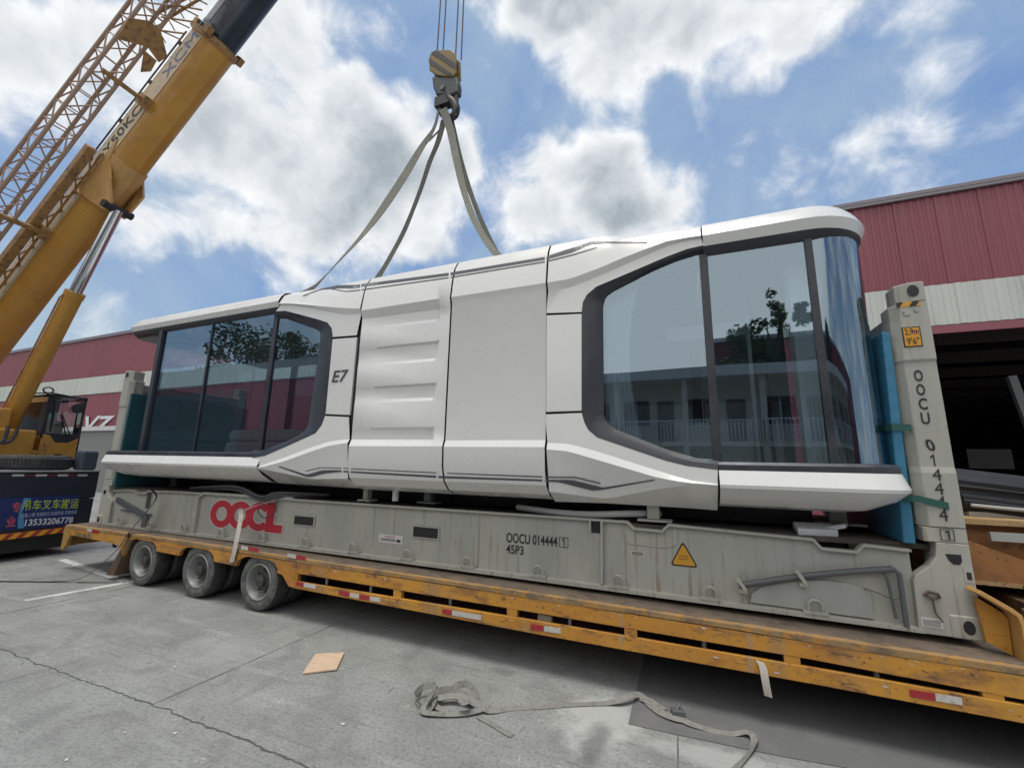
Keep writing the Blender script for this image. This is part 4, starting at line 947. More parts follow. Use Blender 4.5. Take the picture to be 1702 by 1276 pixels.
for y, t in sidey:
    plate_run('side_beam', [(x, dz(x)-.052) for x in [-6.75+i*.935 for i in range(11)]], [(-6.75, .565), (-3.41, .555), (-1.18, .54), (.02, .505), (2.6, .45)], y, t, YEL)
    # worn chequer lip along the deck edge
    plate_run('deck_edge', [(x, dz(x)) for x in [-12.5+i*.9 for i in range(17)]], [(x, dz(x)-.050+.008*math.sin(x*2.3)) for x in [-12.5+i*.9 for i in range(17)]], y-(.004 if t > 0 else -.004), t+(.02 if t > 0 else -.02), YELR)
    # rear side plate with three wheel arches
    tops = [(x, dz(x)-.052) for x in (-12.42, -11, -9.2, -6.75)]
    bot = [(-12.38, .40), (-12.30, .60), (-11.0, .575), (-10.74, .55), (-10.62, .42), (-10.60, .40)]
    for i, (cx, cz) in enumerate(wb):
        cx = cx-.03; zs_ = .56-.012*i
        for k in range(0, 15):
            a = math.pi*(1-k/14); bot.append((cx+.40*math.cos(a), zs_+.165*math.sin(a)**.8 if 0 < k < 14 else zs_))
    bot += [(-6.98, .52)]
    b2 = []; last = -99
    for x, z in bot:
        if x > last+.004: b2.append((x, z)); last = x
    b2 = [(x, min(z, interp(tops, x)[0]-.02)) for x, z in b2]
    fix = []
    for x, z in b2:
        fix.append((x, z))
    fix += [(-6.85, .40), (-6.75, .39)]
    plate_run('rear_side_plate', tops, fix, y, t, YEL, bev=0)
    plate_run('rail', [(-6.75, .472), (-3.41, .485), (-1.18, .485), (.02, .475), (2.6, .45)], [(-6.75, .385), (-3.41, .363), (-1.18, .366), (.02, .36), (2.6, .335)], y, t*.7, YEL)
    for x in (-6.77, -5.15, -3.73, -2.56, -1.31, -.13, 1.2):
        zt_ = interp([(-6.75, .565), (-3.41, .555), (-1.18, .54), (.02, .50), (2.6, .45)], x)[0]
        w = MB(); w.box(x-.055, x+.055, y+(.004 if t > 0 else -.06), y+(.06 if t > 0 else -.004), interp([(-6.75, .50), (2.6, .45)], x)[0]-.04, zt_+.06); w.build('rail_upright', YEL, tr)
    for x in (-6.3, -5.6, -4.5, -3.15, -1.95, -.75):
        w = MB(); yy = y+(.09 if t > 0 else -.09); w.tube([(x, yy, .60), (x, yy, .47), (x, yy, .455)], [.018, .018, .006], 8); w.build('stake_pin', GREYP, tr, smooth=40)
    # wheels
    for i, (cx, cz) in enumerate(wb):
        for dual in (0, 1):
            yy = y+(.02 if t > 0 else -.02)+(.30*dual if t > 0 else -.30*dual); ax = (0, -1, 0) if t > 0 else (0, 1, 0)
            if i == 0 and dual == 0 and t > 0 or True:
                wt = MB(); Rr = .37
                prof = [(.225, -.235), (.30, -.25), (.345, -.235), (.366, -.20), (.37, -.13), (.366, -.055), (.350, -.018), (.31, .0), (.262, -.004), (.235, -.020)]
                wt.lathe(prof, (cx, yy, cz), ax, 40, 0, [0, 0, 0, 0, 0, 0, 1, 1, 1])
                wh_ = wt.build('wheel', [RUBBER, RUBBL], tr, smooth=35)
                if dual == 0:
                    rm = MB(); rm.lathe([(.238, -.016), (.228, -.006), (.215, -.012), (.20, -.05), (.19, -.10), (.175, -.125), (.12, -.135)], (cx, yy, cz), ax, 36); rm.build('rim', RIM, wh_, smooth=35)
                    hb = MB(); hb.lathe([(.122, -.135), (.118, -.09), (.075, -.075), (.07, -.03), (.05, -.02), (.0, -.018)], (cx, yy, cz), ax, 20)
                    for kk in range(8):
                        aa = 2*math.pi*kk/8+.2; c_ = V3((cx+.145*math.cos(aa), yy+(.12 if t > 0 else -.12), cz+.145*math.sin(aa))); hb.tube([c_, c_+V3(ax)*.035], .014, 6)
                    hb.build('hub', HUB, wh_, smooth=35)
w = MB()
for cx, cz in wb: w.tube([(cx, TY0+.3, cz), (cx, TY1-.3, cz)], .07, 10)
w.box(-12.3, 1.6, .45, .75, .30, .68); w.box(-12.3, 1.6, 1.7, 2.0, .30, .68)
for x in range(-12, 2): w.box(x-.05, x+.05, TY0+.06, TY1-.06, .56, .67)
w.build('chassis', TDARK, tr)
# mud flap plate behind the last axle, hanging corner of the tail
w = MB(); a = at(213, 892, TY0+.02); w.prism([(-10.62, TY0+.005, .62), (-10.50, TY0+.005, .66), (-10.78, TY0+.02, .08), (-11.0, TY0+.02, .07)], (0, .5, 0)); w.build('mud_flap', mat('mudflap_brown', (.11,.075,.05), .8, layers=((6,(1,1,1),(.17,.11,.07),.45,.7,.8),)), tr)
w = MB(); w.prism([(-12.52, TY0-.002, .74), (-12.30, TY0-.002, .74), (-12.28, TY0-.002, .60), (-12.44, TY0-.002, .33), (-12.53, TY0-.002, .36)], (0, .03, 0)); w.box(-12.53, -12.45, TY0, TY1, .40, .745); w.build('tail_plate', YELOLD, tr)
w = MB(); w.tube([(-11.0, TY0+.05, .58), (-10.98, TY0+.04, .52), (-10.90, TY0+.03, .52)], .02, 7); w.build('tail_hook', BLACK, tr)
# reflectors, red half and white half
def refl(px0, px1, py0, py1, split, order='RW', dz_=0):
    a, b = at(px0, py0, TY0-.004), at(px1, py1, TY0-.004); m_ = a.lerp(b, split)
    for p, q, k in ((a, m_, order[0]), (m_, b, order[1])):
        w = MB(); w.prism([p-V3((0,0,.024)), q-V3((0,0,.024)), q+V3((0,0,.024)), p+V3((0,0,.024))], (0, -.003, 0)); w.build('reflector', REFR if k == 'R' else REFW, tr)
for a in ((563, 597, 984, 991, .55), (597, 633, 991, 997, .5), (735, 775, 1015, 1022, .42), (775, 800, 1022, 1026, .01, 'WW'), (882, 932, 1041, 1048, .45), (1512, 1599, 1151, 1165, .5)): refl(*a)
refl(492, 525, 969, 975, .4); refl(478, 508, 922, 928, .48, 'WR'); refl(401, 430, 909, 914, .4, 'WR'); refl(145, 165, 880, 884, .4, 'WR')
# paint flaked off along the rail
rnd = random.Random(5); w = MB()
for k in range(150):
    x = rnd.uniform(-6.6, 1.2); hi_ = rnd.random() < .62
    z = dz(x)-.052-abs(rnd.gauss(0, .022))-.008 if hi_ else rnd.uniform(.385, .475); y = TY0-.0035
    n = rnd.randint(5, 8); s_ = rnd.uniform(.004, .011)+(.016*rnd.random() if rnd.random() < .15 else 0)
    w.ngon([(x+s_*1.7*rnd.uniform(.4, 1)*math.cos(t), y, z+s_*.42*rnd.uniform(.3, 1)*math.sin(t)) for t in sorted(rnd.uniform(0, 6.28) for _ in range(n))])
w.build('flaked_paint', PAPER, tr, kind='stuff')
w = MB()
for px, py in ((712, 1010), (905, 1030), (1660, 1148)):
    w = MB(); p = at(px, py, TY0+.03); w.box(p.x-.07, p.x+.07, p.y, p.y+.05, p.z-.03, p.z+.045); w.build('packing_block', mat('old_wood', (.22,.19,.15), .9), tr)
w = MB(); w.prism([(x, TY0-.006, z) for x, z in ((-12.15,.655),(-11.65,.66),(-11.62,.60),(-12.1,.60))], (0, .002, 0)); w.build('worn_stencil', mat('worn_ink', (.10,.075,.045), .8, layers=((30,(1,1,.6),(.25,.16,.06),.45,.55,1),)), tr)
# gooseneck at the front
gx = .36; gf = .04
w = MB(); y0g, y1g = .55, 1.95
w.box(gf, 5, y0g-.12, y1g+.12, 1.575, 1.62); w.box(gf, 5, y0g-.10, y1g+.10, 1.085, 1.12); 
w.build('gooseneck_flange', mat('goose_flange', (.40,.26,.12), .6, layers=((5,(1,1,1),(.24,.13,.05),.42,.66,.9), (18,(1,1,1),(.10,.06,.04),.6,.7,.9))), tr)
w = MB(); w.box(gf+.01, 5, y0g, y0g+.05, 1.12, 1.575); w.box(gf+.01, 5, y1g-.05, y1g, 1.12, 1.575); w.prism([(gf, y0g-.1, 1.12), (gf+.95, y0g-.1, 1.12), (gf, y0g-.1, 1.50)], (0, .05, 0)); w.box(gf, gf+.04, y0g-.1, y1g+.1, 1.121, 1.574); w.build('gooseneck_web', mat('goose_orange', (.33,.145,.045), .6, layers=((4,(1,1,1),(.20,.09,.035),.42,.66,.9), (14,(1,1,1),(.09,.05,.03),.58,.70,.9), (30,(1,1,.5),(.42,.30,.17),.66,.74,.7))), tr)
w = MB(); w.box(gf, gf+.08, y0g-.2, y1g+.2, .45, 1.08); w.box(gx+.06, 1.6, y0g-.2, y1g+.2, .30, 1.0); w.build('gooseneck_foot', mat('goose_rust', (.10,.05,.025), .8, layers=((5,(1,1,1),(.19,.10,.04),.45,.7,.9),)), tr)
w = MB(); w.lathe([(.0,-.1),(.13,-.1),(.17,-.03),(.17,.03),(.11,.08),(.05,.09),(.0,.09)], (.86, .14, .92), (-.3,-1,.2), 20); w.lathe([(.0,.09),(.045,.09),(.04,.14),(0,.14)], (.86, .14, .92), (-.3,-1,.2), 12); w.build('suspension_boss', mat('boss_rust', (.22,.15,.085), .6, .3, layers=((9,(1,1,1),(.10,.06,.035),.45,.7,.9),)), tr, smooth=40)
w = MB(); a = at(1646, 888, y0g-.13); w.box(a.x, a.x+.9, y0g-.135, y0g-.1, a.z-.05, a.z+.02); w.build('tie_plate', GREYP, tr)
w = MB(); o_ = [at(px, py, -.06) for px, py in ((1620,990),(1666,1018),(1676,1030),(1684,1090),(1640,1066))]
w.prism(o_, (0, .03, 0)); w.build('stake_plate', YEL, tr)
w = MB(); fl_ = [at(px, py, -.10) for px, py in ((1617,979),(1640,992),(1668,1008),(1682,1018),(1689,1034),(1694,1065),(1698,1096))]
w.ribbon(fl_, (0, .085, 0), .03); w.build('stake_flange', CRYL, tr, bevel=.004)
# black tarpaulin rolled on the gooseneck
w = MB(); rnd = random.Random(21)
def fold(y0, z0, r, sx, ph, dx=0.0):
    rg = []
    for i in range(16):
        x = gx-.05+dx+i*.2; row = []
        for k in range(72):
            a = 2*math.pi*k/72; q_ = 1+.022*math.sin(23*a+ph)+.016*math.sin(37*a+.25*i+ph)+.03*math.sin(3*a+ph+.1*i)
            row.append((x, y0+r*sx*math.cos(a)*q_, z0-.022*i-.004*i*i*.25+r*math.sin(a)*q_))
        rg.append(row)
    w.loft(rg, True, True)
fold(1.18, 1.87, .20, 2.1, 0); fold(.84, 1.745, .095, 1.3, 1.7, .02)
o = w.build('tarpaulin_bundle', TARP, None, smooth=25, org=(1.5, 1.15, 1.64)); tag(o, 'rolled and folded black tarpaulin lying on the orange trailer gooseneck at the right edge', 'tarpaulin')
w = MB()
for y in (.70, .80):
    w.tube(smooth_path([(gx, y, 1.72), (gx+.5, y-.02, 1.69), (gx+1.2, y, 1.70), (gx+2.4, y, 1.66)], 4), .018, 6)
o = w.build('tarpaulin_rope', GREYP, None, smooth=40, org=(1.2, .75, 1.7)); tag(o, 'pale ropes stretched along the foot of the black tarpaulin bundle', 'rope')
for x in (.62, 1.05, 1.5):
    w = MB(); w.prism([(gx+x-.3, y0g-.115, 1.125), (gx+x-.24, y0g-.115, 1.125), (gx+x-.24, y0g-.115, 1.57), (gx+x-.3, y0g-.115, 1.57)], (0, .11, 0)); w.build('gooseneck_stiffener', MATS['goose_orange'], tr)
w = MB()
for k in range(4): w.lathe([(0,0),(.022,0),(.022,.03),(0,.03)], (gx+.12+.13*k, y0g-.145, 1.105), (0,-1,0), 8)
w.build('flange_bolts', HUB, tr)
w = MB(); w.tube(smooth_path([(gx+.02,.2,.98),(gx+.12,.05,.90),(gx+.22,.02,.72),(gx+.34,.1,.62),(gx+.5,.05,.70)],5), .022, 7); w.tube(smooth_path([(gx+.02,.25,.95),(gx+.16,.12,.80),(gx+.3,.1,.66),(gx+.6,.1,.60)],5), .014, 6); w.build('air_line', HOSE, tr, smooth=40)
w = MB(); w.prism([(gx-.02,.18,.98),(gx+.22,.18,1.02),(gx+.30,.18,.86),(gx+.12,.18,.74),(gx-.02,.18,.76)], (0,.06,0)); w.lathe([(0,-.05),(.07,-.05),(.085,0),(.06,.05),(0,.05)], (gx+.30,.1,.80), (0,-1,0), 14); w.build('coupling_bracket', MATS['boss_rust'], tr, bevel=.01)
w = MB(); w.box(gx+.0, gx+2.6, .75, .84, 1.622, 1.66); o = w.build('batten', mat('pale_batten', (.5,.48,.44), .8), None, org=(1.5,.8,1.62)); tag(o, 'pale timber batten under the black tarpaulin on the gooseneck', 'batten')

# ================================================================== LOOSE STRAPS AND THINGS ON THE GROUND
w = MB(); b0, b1, b2, b3 = V3((-5.70,-.87,0)), V3((-5.445,-.725,0)), V3((-5.245,-1.035,0)), V3((-5.475,-1.225,0))
w.prism([b0+V3((0,0,.006)), b1+V3((0,0,.012)), b2+V3((0,0,.010)), b3+V3((0,0,.005))], (0, 0, .012)); o = w.build('plywood_board', PLY, None, org=(-5.47,-.96,0)); tag(o, 'small square offcut of pinkish plywood lying on the bare concrete', 'plywood')
def ground_strap():
    hw = .026
    w = MB()
    def run(pts, k=6, tw=None, wd=hw):
        pth = smooth_path(pts, k); sides = []
        for i, p in enumerate(pth):
            t = (pth[min(i+1, len(pth)-1)]-pth[max(i-1, 0)]); t.z = 0; t = t.normalized() if t.length > 1e-6 else V3((1,0,0))
            n = V3((-t.y, t.x, 0)); a = interp(tw, i/(len(pth)-1))[0] if tw else 0
            sides.append((n*math.cos(a)+V3((0,0,1))*math.sin(a))*wd)
        w.ribbon(pth, sides, .003)
    G = lambda px, py, z: V3(atz(px, py, z))
    # tangle
    run([G(700,1172,.03), G(690,1155,.06), G(704,1141,.08), G(722,1139,.09), G(716,1155,.06), G(703,1180,.03), G(730,1186,.02), G(770,1185,.02), G(800,1178,.03)], 7, [(0,1.1),(.3,1.3),(.5,.5),(.7,.1),(1,.3)])
    run([G(746,1152,.04), G(757,1140,.09), G(772,1136,.10), G(785,1142,.09), G(793,1155,.05), G(786,1168,.03), G(760,1152,.03), G(730,1158,.03), G(724,1172,.02), G(745,1182,.02)], 7, [(0,.9),(.25,1.2),(.5,.6),(.75,.2),(1,.1)])
    run([G(728,1160,.05), G(752,1156,.06), G(776,1160,.06), G(795,1172,.04), G(812,1180,.02)], 6, [(0,.2),(.5,.3),(1,.1)], .032)
    run([G(708,1178,.02), G(712,1162,.05), G(730,1148,.07), G(752,1146,.07), G(770,1152,.06), G(784,1162,.05), G(800,1166,.03), G(812,1174,.015)], 7, [(0,.5),(.3,1.2),(.6,1.0),(1,.3)])
    run([G(694,1160,.03), G(700,1146,.06), G(712,1138,.10), G(724,1143,.08), G(728,1156,.04), G(722,1170,.03), G(712,1184,.015)], 7, [(0,1.3),(.4,1.0),(.7,1.2),(1,.5)])
    # free tail
    run([G(795,1190,.008), G(815,1201,.006), G(836,1214,.006), G(852,1222,.006)], 5)
    # long run to the right
    run([G(790,1166,.04), G(812,1180,.02), G(850,1177,.008), G(900,1174,.008), G(960,1170,.008), G(1005,1168,.012), G(1030,1163,.04), G(1048,1155,.06), G(1064,1155,.04), G(1080,1170,.03), G(1098,1183,.03), G(1120,1192,.03), G(1135,1196,.025), G(1150,1203,.02), G(1185,1214,.008), G(1215,1219,.008), G(1238,1216,.03), G(1252,1222,.04), G(1252,1238,.02), G(1240,1256,.008), G(1222,1276,.008), G(1200,1300,.008)], 7, [(0,.4),(.2,.05),(.38,.7),(.5,.5),(.62,.2),(.8,.1),(.86,.7),(1,.1)])
    run([G(1062,1158,.02), G(1080,1165,.04), G(1098,1176,.02), G(1104,1180,.015)], 5, [(0,.5),(1,.2)], .03)
    o = w.build('webbing_strap', STRAPG, None, org=(-3,-.9,0)); tag(o, 'long grey webbing strap lying tangled at one end on the concrete', 'strap')
    w = MB(); c = G(772,1166,.095); 
    pts = [c+V3((.055*math.cos(t), .045*math.sin(t), .008*math.cos(2*t))) for t in [2*math.pi*i/16 for i in range(16)]]; w.prism(pts, (0, 0, .006)); 
    b = w.build('coil_patch', STRAPG, o, bevel=.006)
    p = G(757,1172,.122); q = G(787,1165,.122); letters('4T', p, (q-p)*.6, V3((.012,.035,0)), INKB, b, 'strap_print', .004)
ground_strap()
w = MB(); c = atz(1127, 1185, .04)
w.tube([c+V3((-.03,.01,-.03)), c+V3((-.01,0,.02)), c+V3((.01,.02,.05)), c+V3((.015,.03,.065))], [.014,.016,.012,.008], 7); w.obox(c, (.05,.01,0), (-.01,.035,0), (0,0,.03)); o = w.build('strap_ratchet', GREYT, None, org=(c.x,c.y,0), bevel=.006); tag(o, 'small dark metal ratchet sitting on the grey strap at the slab joint', 'ratchet')
w = MB(); w.ribbon(smooth_path([at(1262,1098,TY0-.012), at(1268,1108,TY0-.02), at(1272,1130,TY0-.03), at(1277,1157,TY0-.02)], 5), (.028, .0, -.004), .005); o = w.build('hanging_strap', STRAPW, None, org=at(1268,1108,TY0)); tag(o, 'short frayed strap end hanging from the trailer rail', 'strap')
w = MB(); pth = smooth_path([at(455,832,-.02), at(432,838,-.10), at(410,846,-.16), at(402,851,-.20), at(400,862,-.24), at(393,900,-.31), at(385,934,-.315)], 5); w.ribbon(pth, [V3((.045,.0,.012))]*len(pth), .005); w.obox(pth[15], (.05,0,.01), (0,.02,0), (0,0,.03)); o = w.build('lashing_strap', STRAPW, None, org=at(400,862,-.24)); tag(o, 'dirty white strap running down over the red letters to the trailer edge', 'strap')
w = MB(); pth = smooth_path([(-10.18, -.28, 1.49), (-10.30, -.10, 1.33), (-10.42, -.18, 1.05), (-10.50, -.315, .76), (-10.62, -.34, .55), (-10.85, -.45, .25), (-11.12, -.55, .06), (-11.5, -.72, .012), (-12.2, -1.05, .01), (-13.6, -1.7, .01)], 7)
w.ribbon(pth, [V3((.050, -.018, .012))]*44+[V3((.014, .030, 0))]*(len(pth)-44), .006); o = w.build('lashing_strap', STRAPK, None, org=(-10.5,-.3,.7)); tag(o, 'long black strap falling from the left of the rack across the road marking', 'strap')
rnd = random.Random(9)
for px, py, s_, lab in ((570,1203,.035,'torn scrap of white paper nearest the photo bottom centre, lower right of the crack'), (290,1108,.03,'white scrap lying beyond the long crack, left of the plywood'), (180,1028,.02,'tiny white scrap near the left wheel'), (110,1262,.03,'white flake at the lower left corner of the concrete'), (208,1217,.025,'white paper flake just in front of the long crack'), (290,1218,.028,'white scrap in front of the long crack at its middle'), (645,1118,.02,'white flake to the right of the plywood')):
    p = atz(px, py, .004); w = MB(); n = 7; w.prism([p+V3((s_*.6*rnd.uniform(.3,1.3)*math.cos(t), s_*.6*rnd.uniform(.2,1)*math.sin(t), 0)) for t in [6.283*i/n for i in range(n)]], (0,0,.004)); o = w.build('paper_scrap', PAPER, None, org=p); tag(o, lab, 'scrap', 'paper scraps on the concrete')

# ================================================================== CRANE
S = .12; TIP = V3((-5.9, 1.2, 18.05))
def atV(px, py, off=0.0):
    n = V3((-S, 1, 0)); d = _ray(px, py); t = (n.dot(TIP-CAM)+off*n.length)/n.dot(d); return CAM+d*t
crane = thing('truck_crane', 'yellow telescopic truck crane with navy carrier rear, lifting the capsule house', 'crane', (-17, 0, 0))
B0, B1 = atV(5, 585), atV(383, 95)
bd = (B1-B0).normalized(); hv = V3((bd.x, bd.y, 0)).normalized(); bs = V3((hv.y, -hv.x, 0))       # bs: toward the camera side (-Y)
bn = bs.cross(bd); bn = bn if bn.z > 0 else -bn
if bs.y > 0: bs = -bs
BW, BH = .345, 1.05
axis0 = B0+bn*.50+bs*.07
def bp(t, s=0.0, n=0.0): return axis0+bd*t+bs*s+bn*n
tB = (atV(5, 585)-B0).dot(bd)
tEnd = (B1-B0).dot(bd)                                  # end of the yellow base section
tFoot = -1.9
tTip = (TIP-B0).dot(bd)
def bsec(t, w_, top, bot, k=8):
    pts = [(w_, top), (w_, -.02*w_/BW)]
    for i in range(1, k): 
        a = math.pi*i/k; pts.append((w_*math.cos(a), -.02-bot*math.sin(a)))
    pts += [(-w_, -.02), (-w_, top)]
    return [bp(t, s, n) for s, n in pts]
bm_ = MB(); bm_.loft([bsec(tFoot, BW, .46, .50), bsec(tEnd, BW, .46, .50)], True, True); boom = bm_.build('boom_base_section', CRY, crane, smooth=30)
w = MB(); w.loft([bsec(tEnd-.05, BW+.035, .50, .54), bsec(tEnd+.10, BW+.035, .50, .54)], True, True); w.build('boom_collar', CRBR, boom, smooth=30)
for s_ in (-1, 1):
    w = MB(); w.obox(bp(tEnd+.1, s_*.3, .52), bd*.12, bs*.07, bn*.08); w.obox(bp(tEnd+.1, s_*.40, -.2), bd*.10, bs*.06, bn*.10); w.build('collar_lug', CRBR, boom, bevel=.01)
w = MB(); w.loft([bsec(tEnd+.1, BW-.05, .41, .45), bsec(tTip-.2, BW-.05, .41, .45)], True, True); w.build('boom_inner_section', BOOMIN, crane, smooth=30)
w = MB(); w.obox(bp((tEnd+tTip)/2, BW-.045, .30), bd*((tTip-tEnd)/2-.3), bs*.004, bn*.11); w.build('boom_inner_stripe', mat('boom_silver', (.30,.32,.32), .4), crane)
w = MB(); w.obox(bp(tTip-.1, 0, .1), bd*.5, bs*.32, bn*.5); w.obox(bp(tTip+.5, 0, -.2), bd*.3, bs*.25, bn*.35); w.build('boom_head', BOOMIN, crane, bevel=.03)
# lettered upper side of the boom, its sky-lit brightness put into a cream colour
w = MB(); w.obox(bp((tFoot+tEnd)/2, BW+.003, .20), bd*((tEnd-tFoot)/2-.12), bs*.003, bn*.25); w.build('boom_lit_strip', BOOMLIT, boom)
def blet(txt, px, py, ln, h, m, name):
    # reads up along the boom
    c = atV(px, py); t = (c-axis0).dot(bd)
    letters(txt, bp(t, BW+.008, .18-h/2), bd*ln, bn*h, m, boom, name, .004, .012 if 'M' not in txt else .0)
blet('QY50KC', 168, 268, 1.75, .30, INKB, 'model_lettering')
blet('XCMG', 272, 128, 1.7, .28, mat('faded_blue', (.16,.20,.30), .6), 'maker_lettering')
w = MB()
for k in range(9):
    t = tFoot+1.2+k*1.15
    if t < tEnd-.3: w.obox(bp(t, BW+.012, .462), bd*.05, bs*.02, bn*.03)
w.tube([bp(tFoot+.2, BW+.03, .50), bp(tEnd-.2, BW+.03, .50)], .018, 6); w.tube([bp(tFoot+.2, BW-.05, .51), bp(tEnd-.2, BW-.05, .51)], .014, 6); w.build('boom_hose', HOSE, boom)
for t in (tEnd-.9, tEnd-2.6):
    w = MB(); w.loft([bsec(t-.008, BW+.006, .465, .506), bsec(t+.008, BW+.006, .465, .506)], True, False); w.build('weld_seam', CRYL, boom)
# saddle that takes the lifting cylinder
Cs = atV(196, 338); tS = (Cs-axis0).dot(bd)
w = MB()
for s_ in (-1, 1):
    o_ = [bp(tS+1.25, s_*(BW+.03), .10), bp(tS+.75, s_*(BW+.03), -.15), bp(tS+.45, s_*(BW+.03), -.60), bp(tS+.05, s_*(BW-.12), -.86), bp(tS-.22, s_*(BW-.12), -.80), bp(tS-.28, s_*(BW+.02), -.25), bp(tS-.25, s_*(BW+.03), .12)]
    w.prism(o_, bs*s_*-.05)
w.loft([bsec(tS-.3, BW+.03, .0, .55), bsec(tS+.9, BW+.03, .0, .55)], True, True); w.build('cylinder_saddle', CRYL, boom, smooth=20)
for dt in (-.35, -.10):
    w = MB(); w.obox(bp(tS+dt-.0, BW+.006, .12), bd*.012, bs*.012, bn*.42); w.build('saddle_rib', CRYL, boom)
c0 = bp(tS-.08, 0, -.80); c1 = atV(16, 700); cdv = (c1-c0).normalized()
w = MB(); w.tube([c0-bs*.30, c0+bs*.30], .09, 14); w.build('cylinder_pin', BLACK, crane, smooth=40)
jn = (atV(112, 478)-c0).dot(cdv)
w = MB(); w.tube([c0, c0+cdv*jn], .115, 20); w.build('cylinder_rod', CHROME, crane, smooth=40)
w = MB(); w.tube([c0+cdv*jn, c0+cdv*(jn+6.2)], .17, 24); cyl = w.build('cylinder_barrel', CRY, crane, smooth=40)
w = MB(); w.tube([c0+cdv*(jn-.02), c0+cdv*(jn+.12)], .183, 24); w.build('barrel_gland', CRY, cyl, smooth=40)
sdv = cdv.cross(V3((0,1,0))).normalized()
w = MB(); w.tube([c0+cdv*(jn+.1)+bs*.17, c0+cdv*(jn+.2)+bs*.21, c0+cdv*(jn+5)+bs*.21], .018, 6); w.build('hydraulic_pipe', CRBR, cyl)
# lattice fly jib stowed along the near side
JS, JN, JW = BW+.80, .26, .215
t0, t1 = tFoot-.5, tEnd-.25
w = MB(); nb = 22; st_ = (t1-t0)/nb
cor = [(-1, -1), (1, -1), (1, 1), (-1, 1)]
def jp(t, c, k=1.0): return bp(t, JS+c[0]*JW*k, JN+c[1]*JW*k)
for c in cor: w.tube([jp(t0, c), jp(t1, c), jp(t1+2.2, c, .75)], .038, 7)
jib = w.build('jib_chords', JIB, crane, smooth=40)
w = MB()
for k in range(nb+4):
    a, b = t0+k*st_*.9, t0+(k+1)*st_*.9
    for i in range(4):
        c, d = cor[i], cor[(i+1) % 4]
        w.tube([jp(a, c), jp(a, d)], .014, 5)
        p, q = (c, d) if k % 2 else (d, c); w.tube([jp(a, p), jp(b, q)], .016, 5)
w.build('jib_lacing', JIB, jib)
w = MB()     # tapered tip with closer lacing, running back over the boom
for i in range(4):
    w.tube([jp(t1-.1, cor[i], 1.0), bp(t1+1.5, JS-.65+cor[i][0]*.12, JN+.25+cor[i][1]*.10)], .03, 6)
for k in range(7):
    a, b = t1-.5+k*.34, t1-.2+k*.34
    w.tube([bp(a, JS-.10, JN-.3), bp(a+.45, BW+.12, JN+.05)], .020, 5); w.tube([bp(a, JS-.1, JN+.3), bp(a+.3, BW+.08, JN+.10)], .016, 5); w.tube([bp(a, BW+.35, JN-.15), bp(a+.2, JS-.25, JN+.28)], .014, 5)
w.build('jib_tip_lacing', CRBR, jib)
w = MB(); tt = (atV(240, 45)-axis0).dot(bd)-.35
w.prism([bp(tt-.38, JS+.22, JN-.25), bp(tt-.08, JS-.22, JN-.25), bp(tt-.18, JS-.50, JN-.25), bp(tt+.05, JS-.55, JN-.25), bp(tt+.36, JS-.24, JN-.25), bp(tt+.38, JS-.02, JN-.25), bp(tt+.12, JS+.26, JN-.25)], bn*-.04)
w.prism([bp(tt-.18, JS-.45, JN-.28), bp(tt-.45, JS-.48, JN-.28), bp(tt-.6, JS-.36, JN-.28), bp(tt-.4, JS-.28, JN-.28), bp(tt-.18, JS-.2, JN-.28)], bn*-.03); w.build('jib_mount_plate', CRBR, jib)
# second, solid jib beam with lightening holes between lattice and boom
tJ1 = (atV(176, 222)-axis0).dot(bd)-.25
w = MB(); w.obox(bp((tFoot-.6+tJ1)/2, BW+.24, .20), bd*((tJ1-tFoot+.6)/2), bs*.085, bn*.10); w.build('jib_box_beam', CRBR, crane, bevel=.015)
w = MB()
for k in range(14):
    t = tJ1-.3-k*.55; w.tube([bp(t, BW+.15, .12), bp(t-.27, BW+.02, .12)], .018, 5); w.tube([bp(t-.27, BW+.02, .12), bp(t-.55, BW+.15, .12)], .018, 5)
w.tube([bp(tJ1, BW+.06, .12), bp(tFoot, BW+.06, .12)], .025, 6); w.build('jib_beam_bracing', CRBR, crane)
for px, py in ((60, 320), (200, 120)):
    t = (atV(px, py)-axis0).dot(bd)-.1
    w = MB(); w.obox(bp(t, BW+.42, .02), bd*.05, bs*.48, bn*.05); w.obox(bp(t, BW+.06, .04), bd*.14, bs*.10, bn*.14); w.build('jib_bracket', CRBR, crane, bevel=.01)
# superstructure and operator cab
w = MB(); w.box(-21.5, -15.85, -1.3, .24, 1.72, 2.55); w.box(-21.5, -16.0, .24, 1.25, 1.72, 2.1); w.box(-17.6, -15.9, -.42, -.20, 2.5, 3.0); w.build('slewing_platform', CRY, crane, bevel=.04)
cx = -16.0
fl = lambda px, py: atx(px, py, cx)
w0, w1, w2, w3 = fl(74, 657), fl(132, 664), fl(131, 724), fl(73, 717)
n0, n1 = fl(131, 757), fl(73, 757)
yl_, yr_ = w3.y-.03, w2.y+.03
ztop = fl(74, 655).z; zlow = fl(73, 757).z; zmid = fl(73, 720).z
w = MB(); w.box(cx-1.6, cx-.02, yl_, yr_, 1.72, zmid-.02); w.prism([(cx-.02, yl_, 1.72), (cx-.02, yr_, 1.72), (cx-.02, yr_, zmid-.05), (cx-.02, lerp(yl_, yr_, .70), zmid-.20), (cx-.02, lerp(yl_, yr_, .38), zmid-.20), (cx-.02, lerp(yl_, yr_, .2), zmid-.03), (cx-.02, yl_, zmid)], (.03, 0, 0)); o = w.build('operator_cab', CRY, crane, bevel=.02)
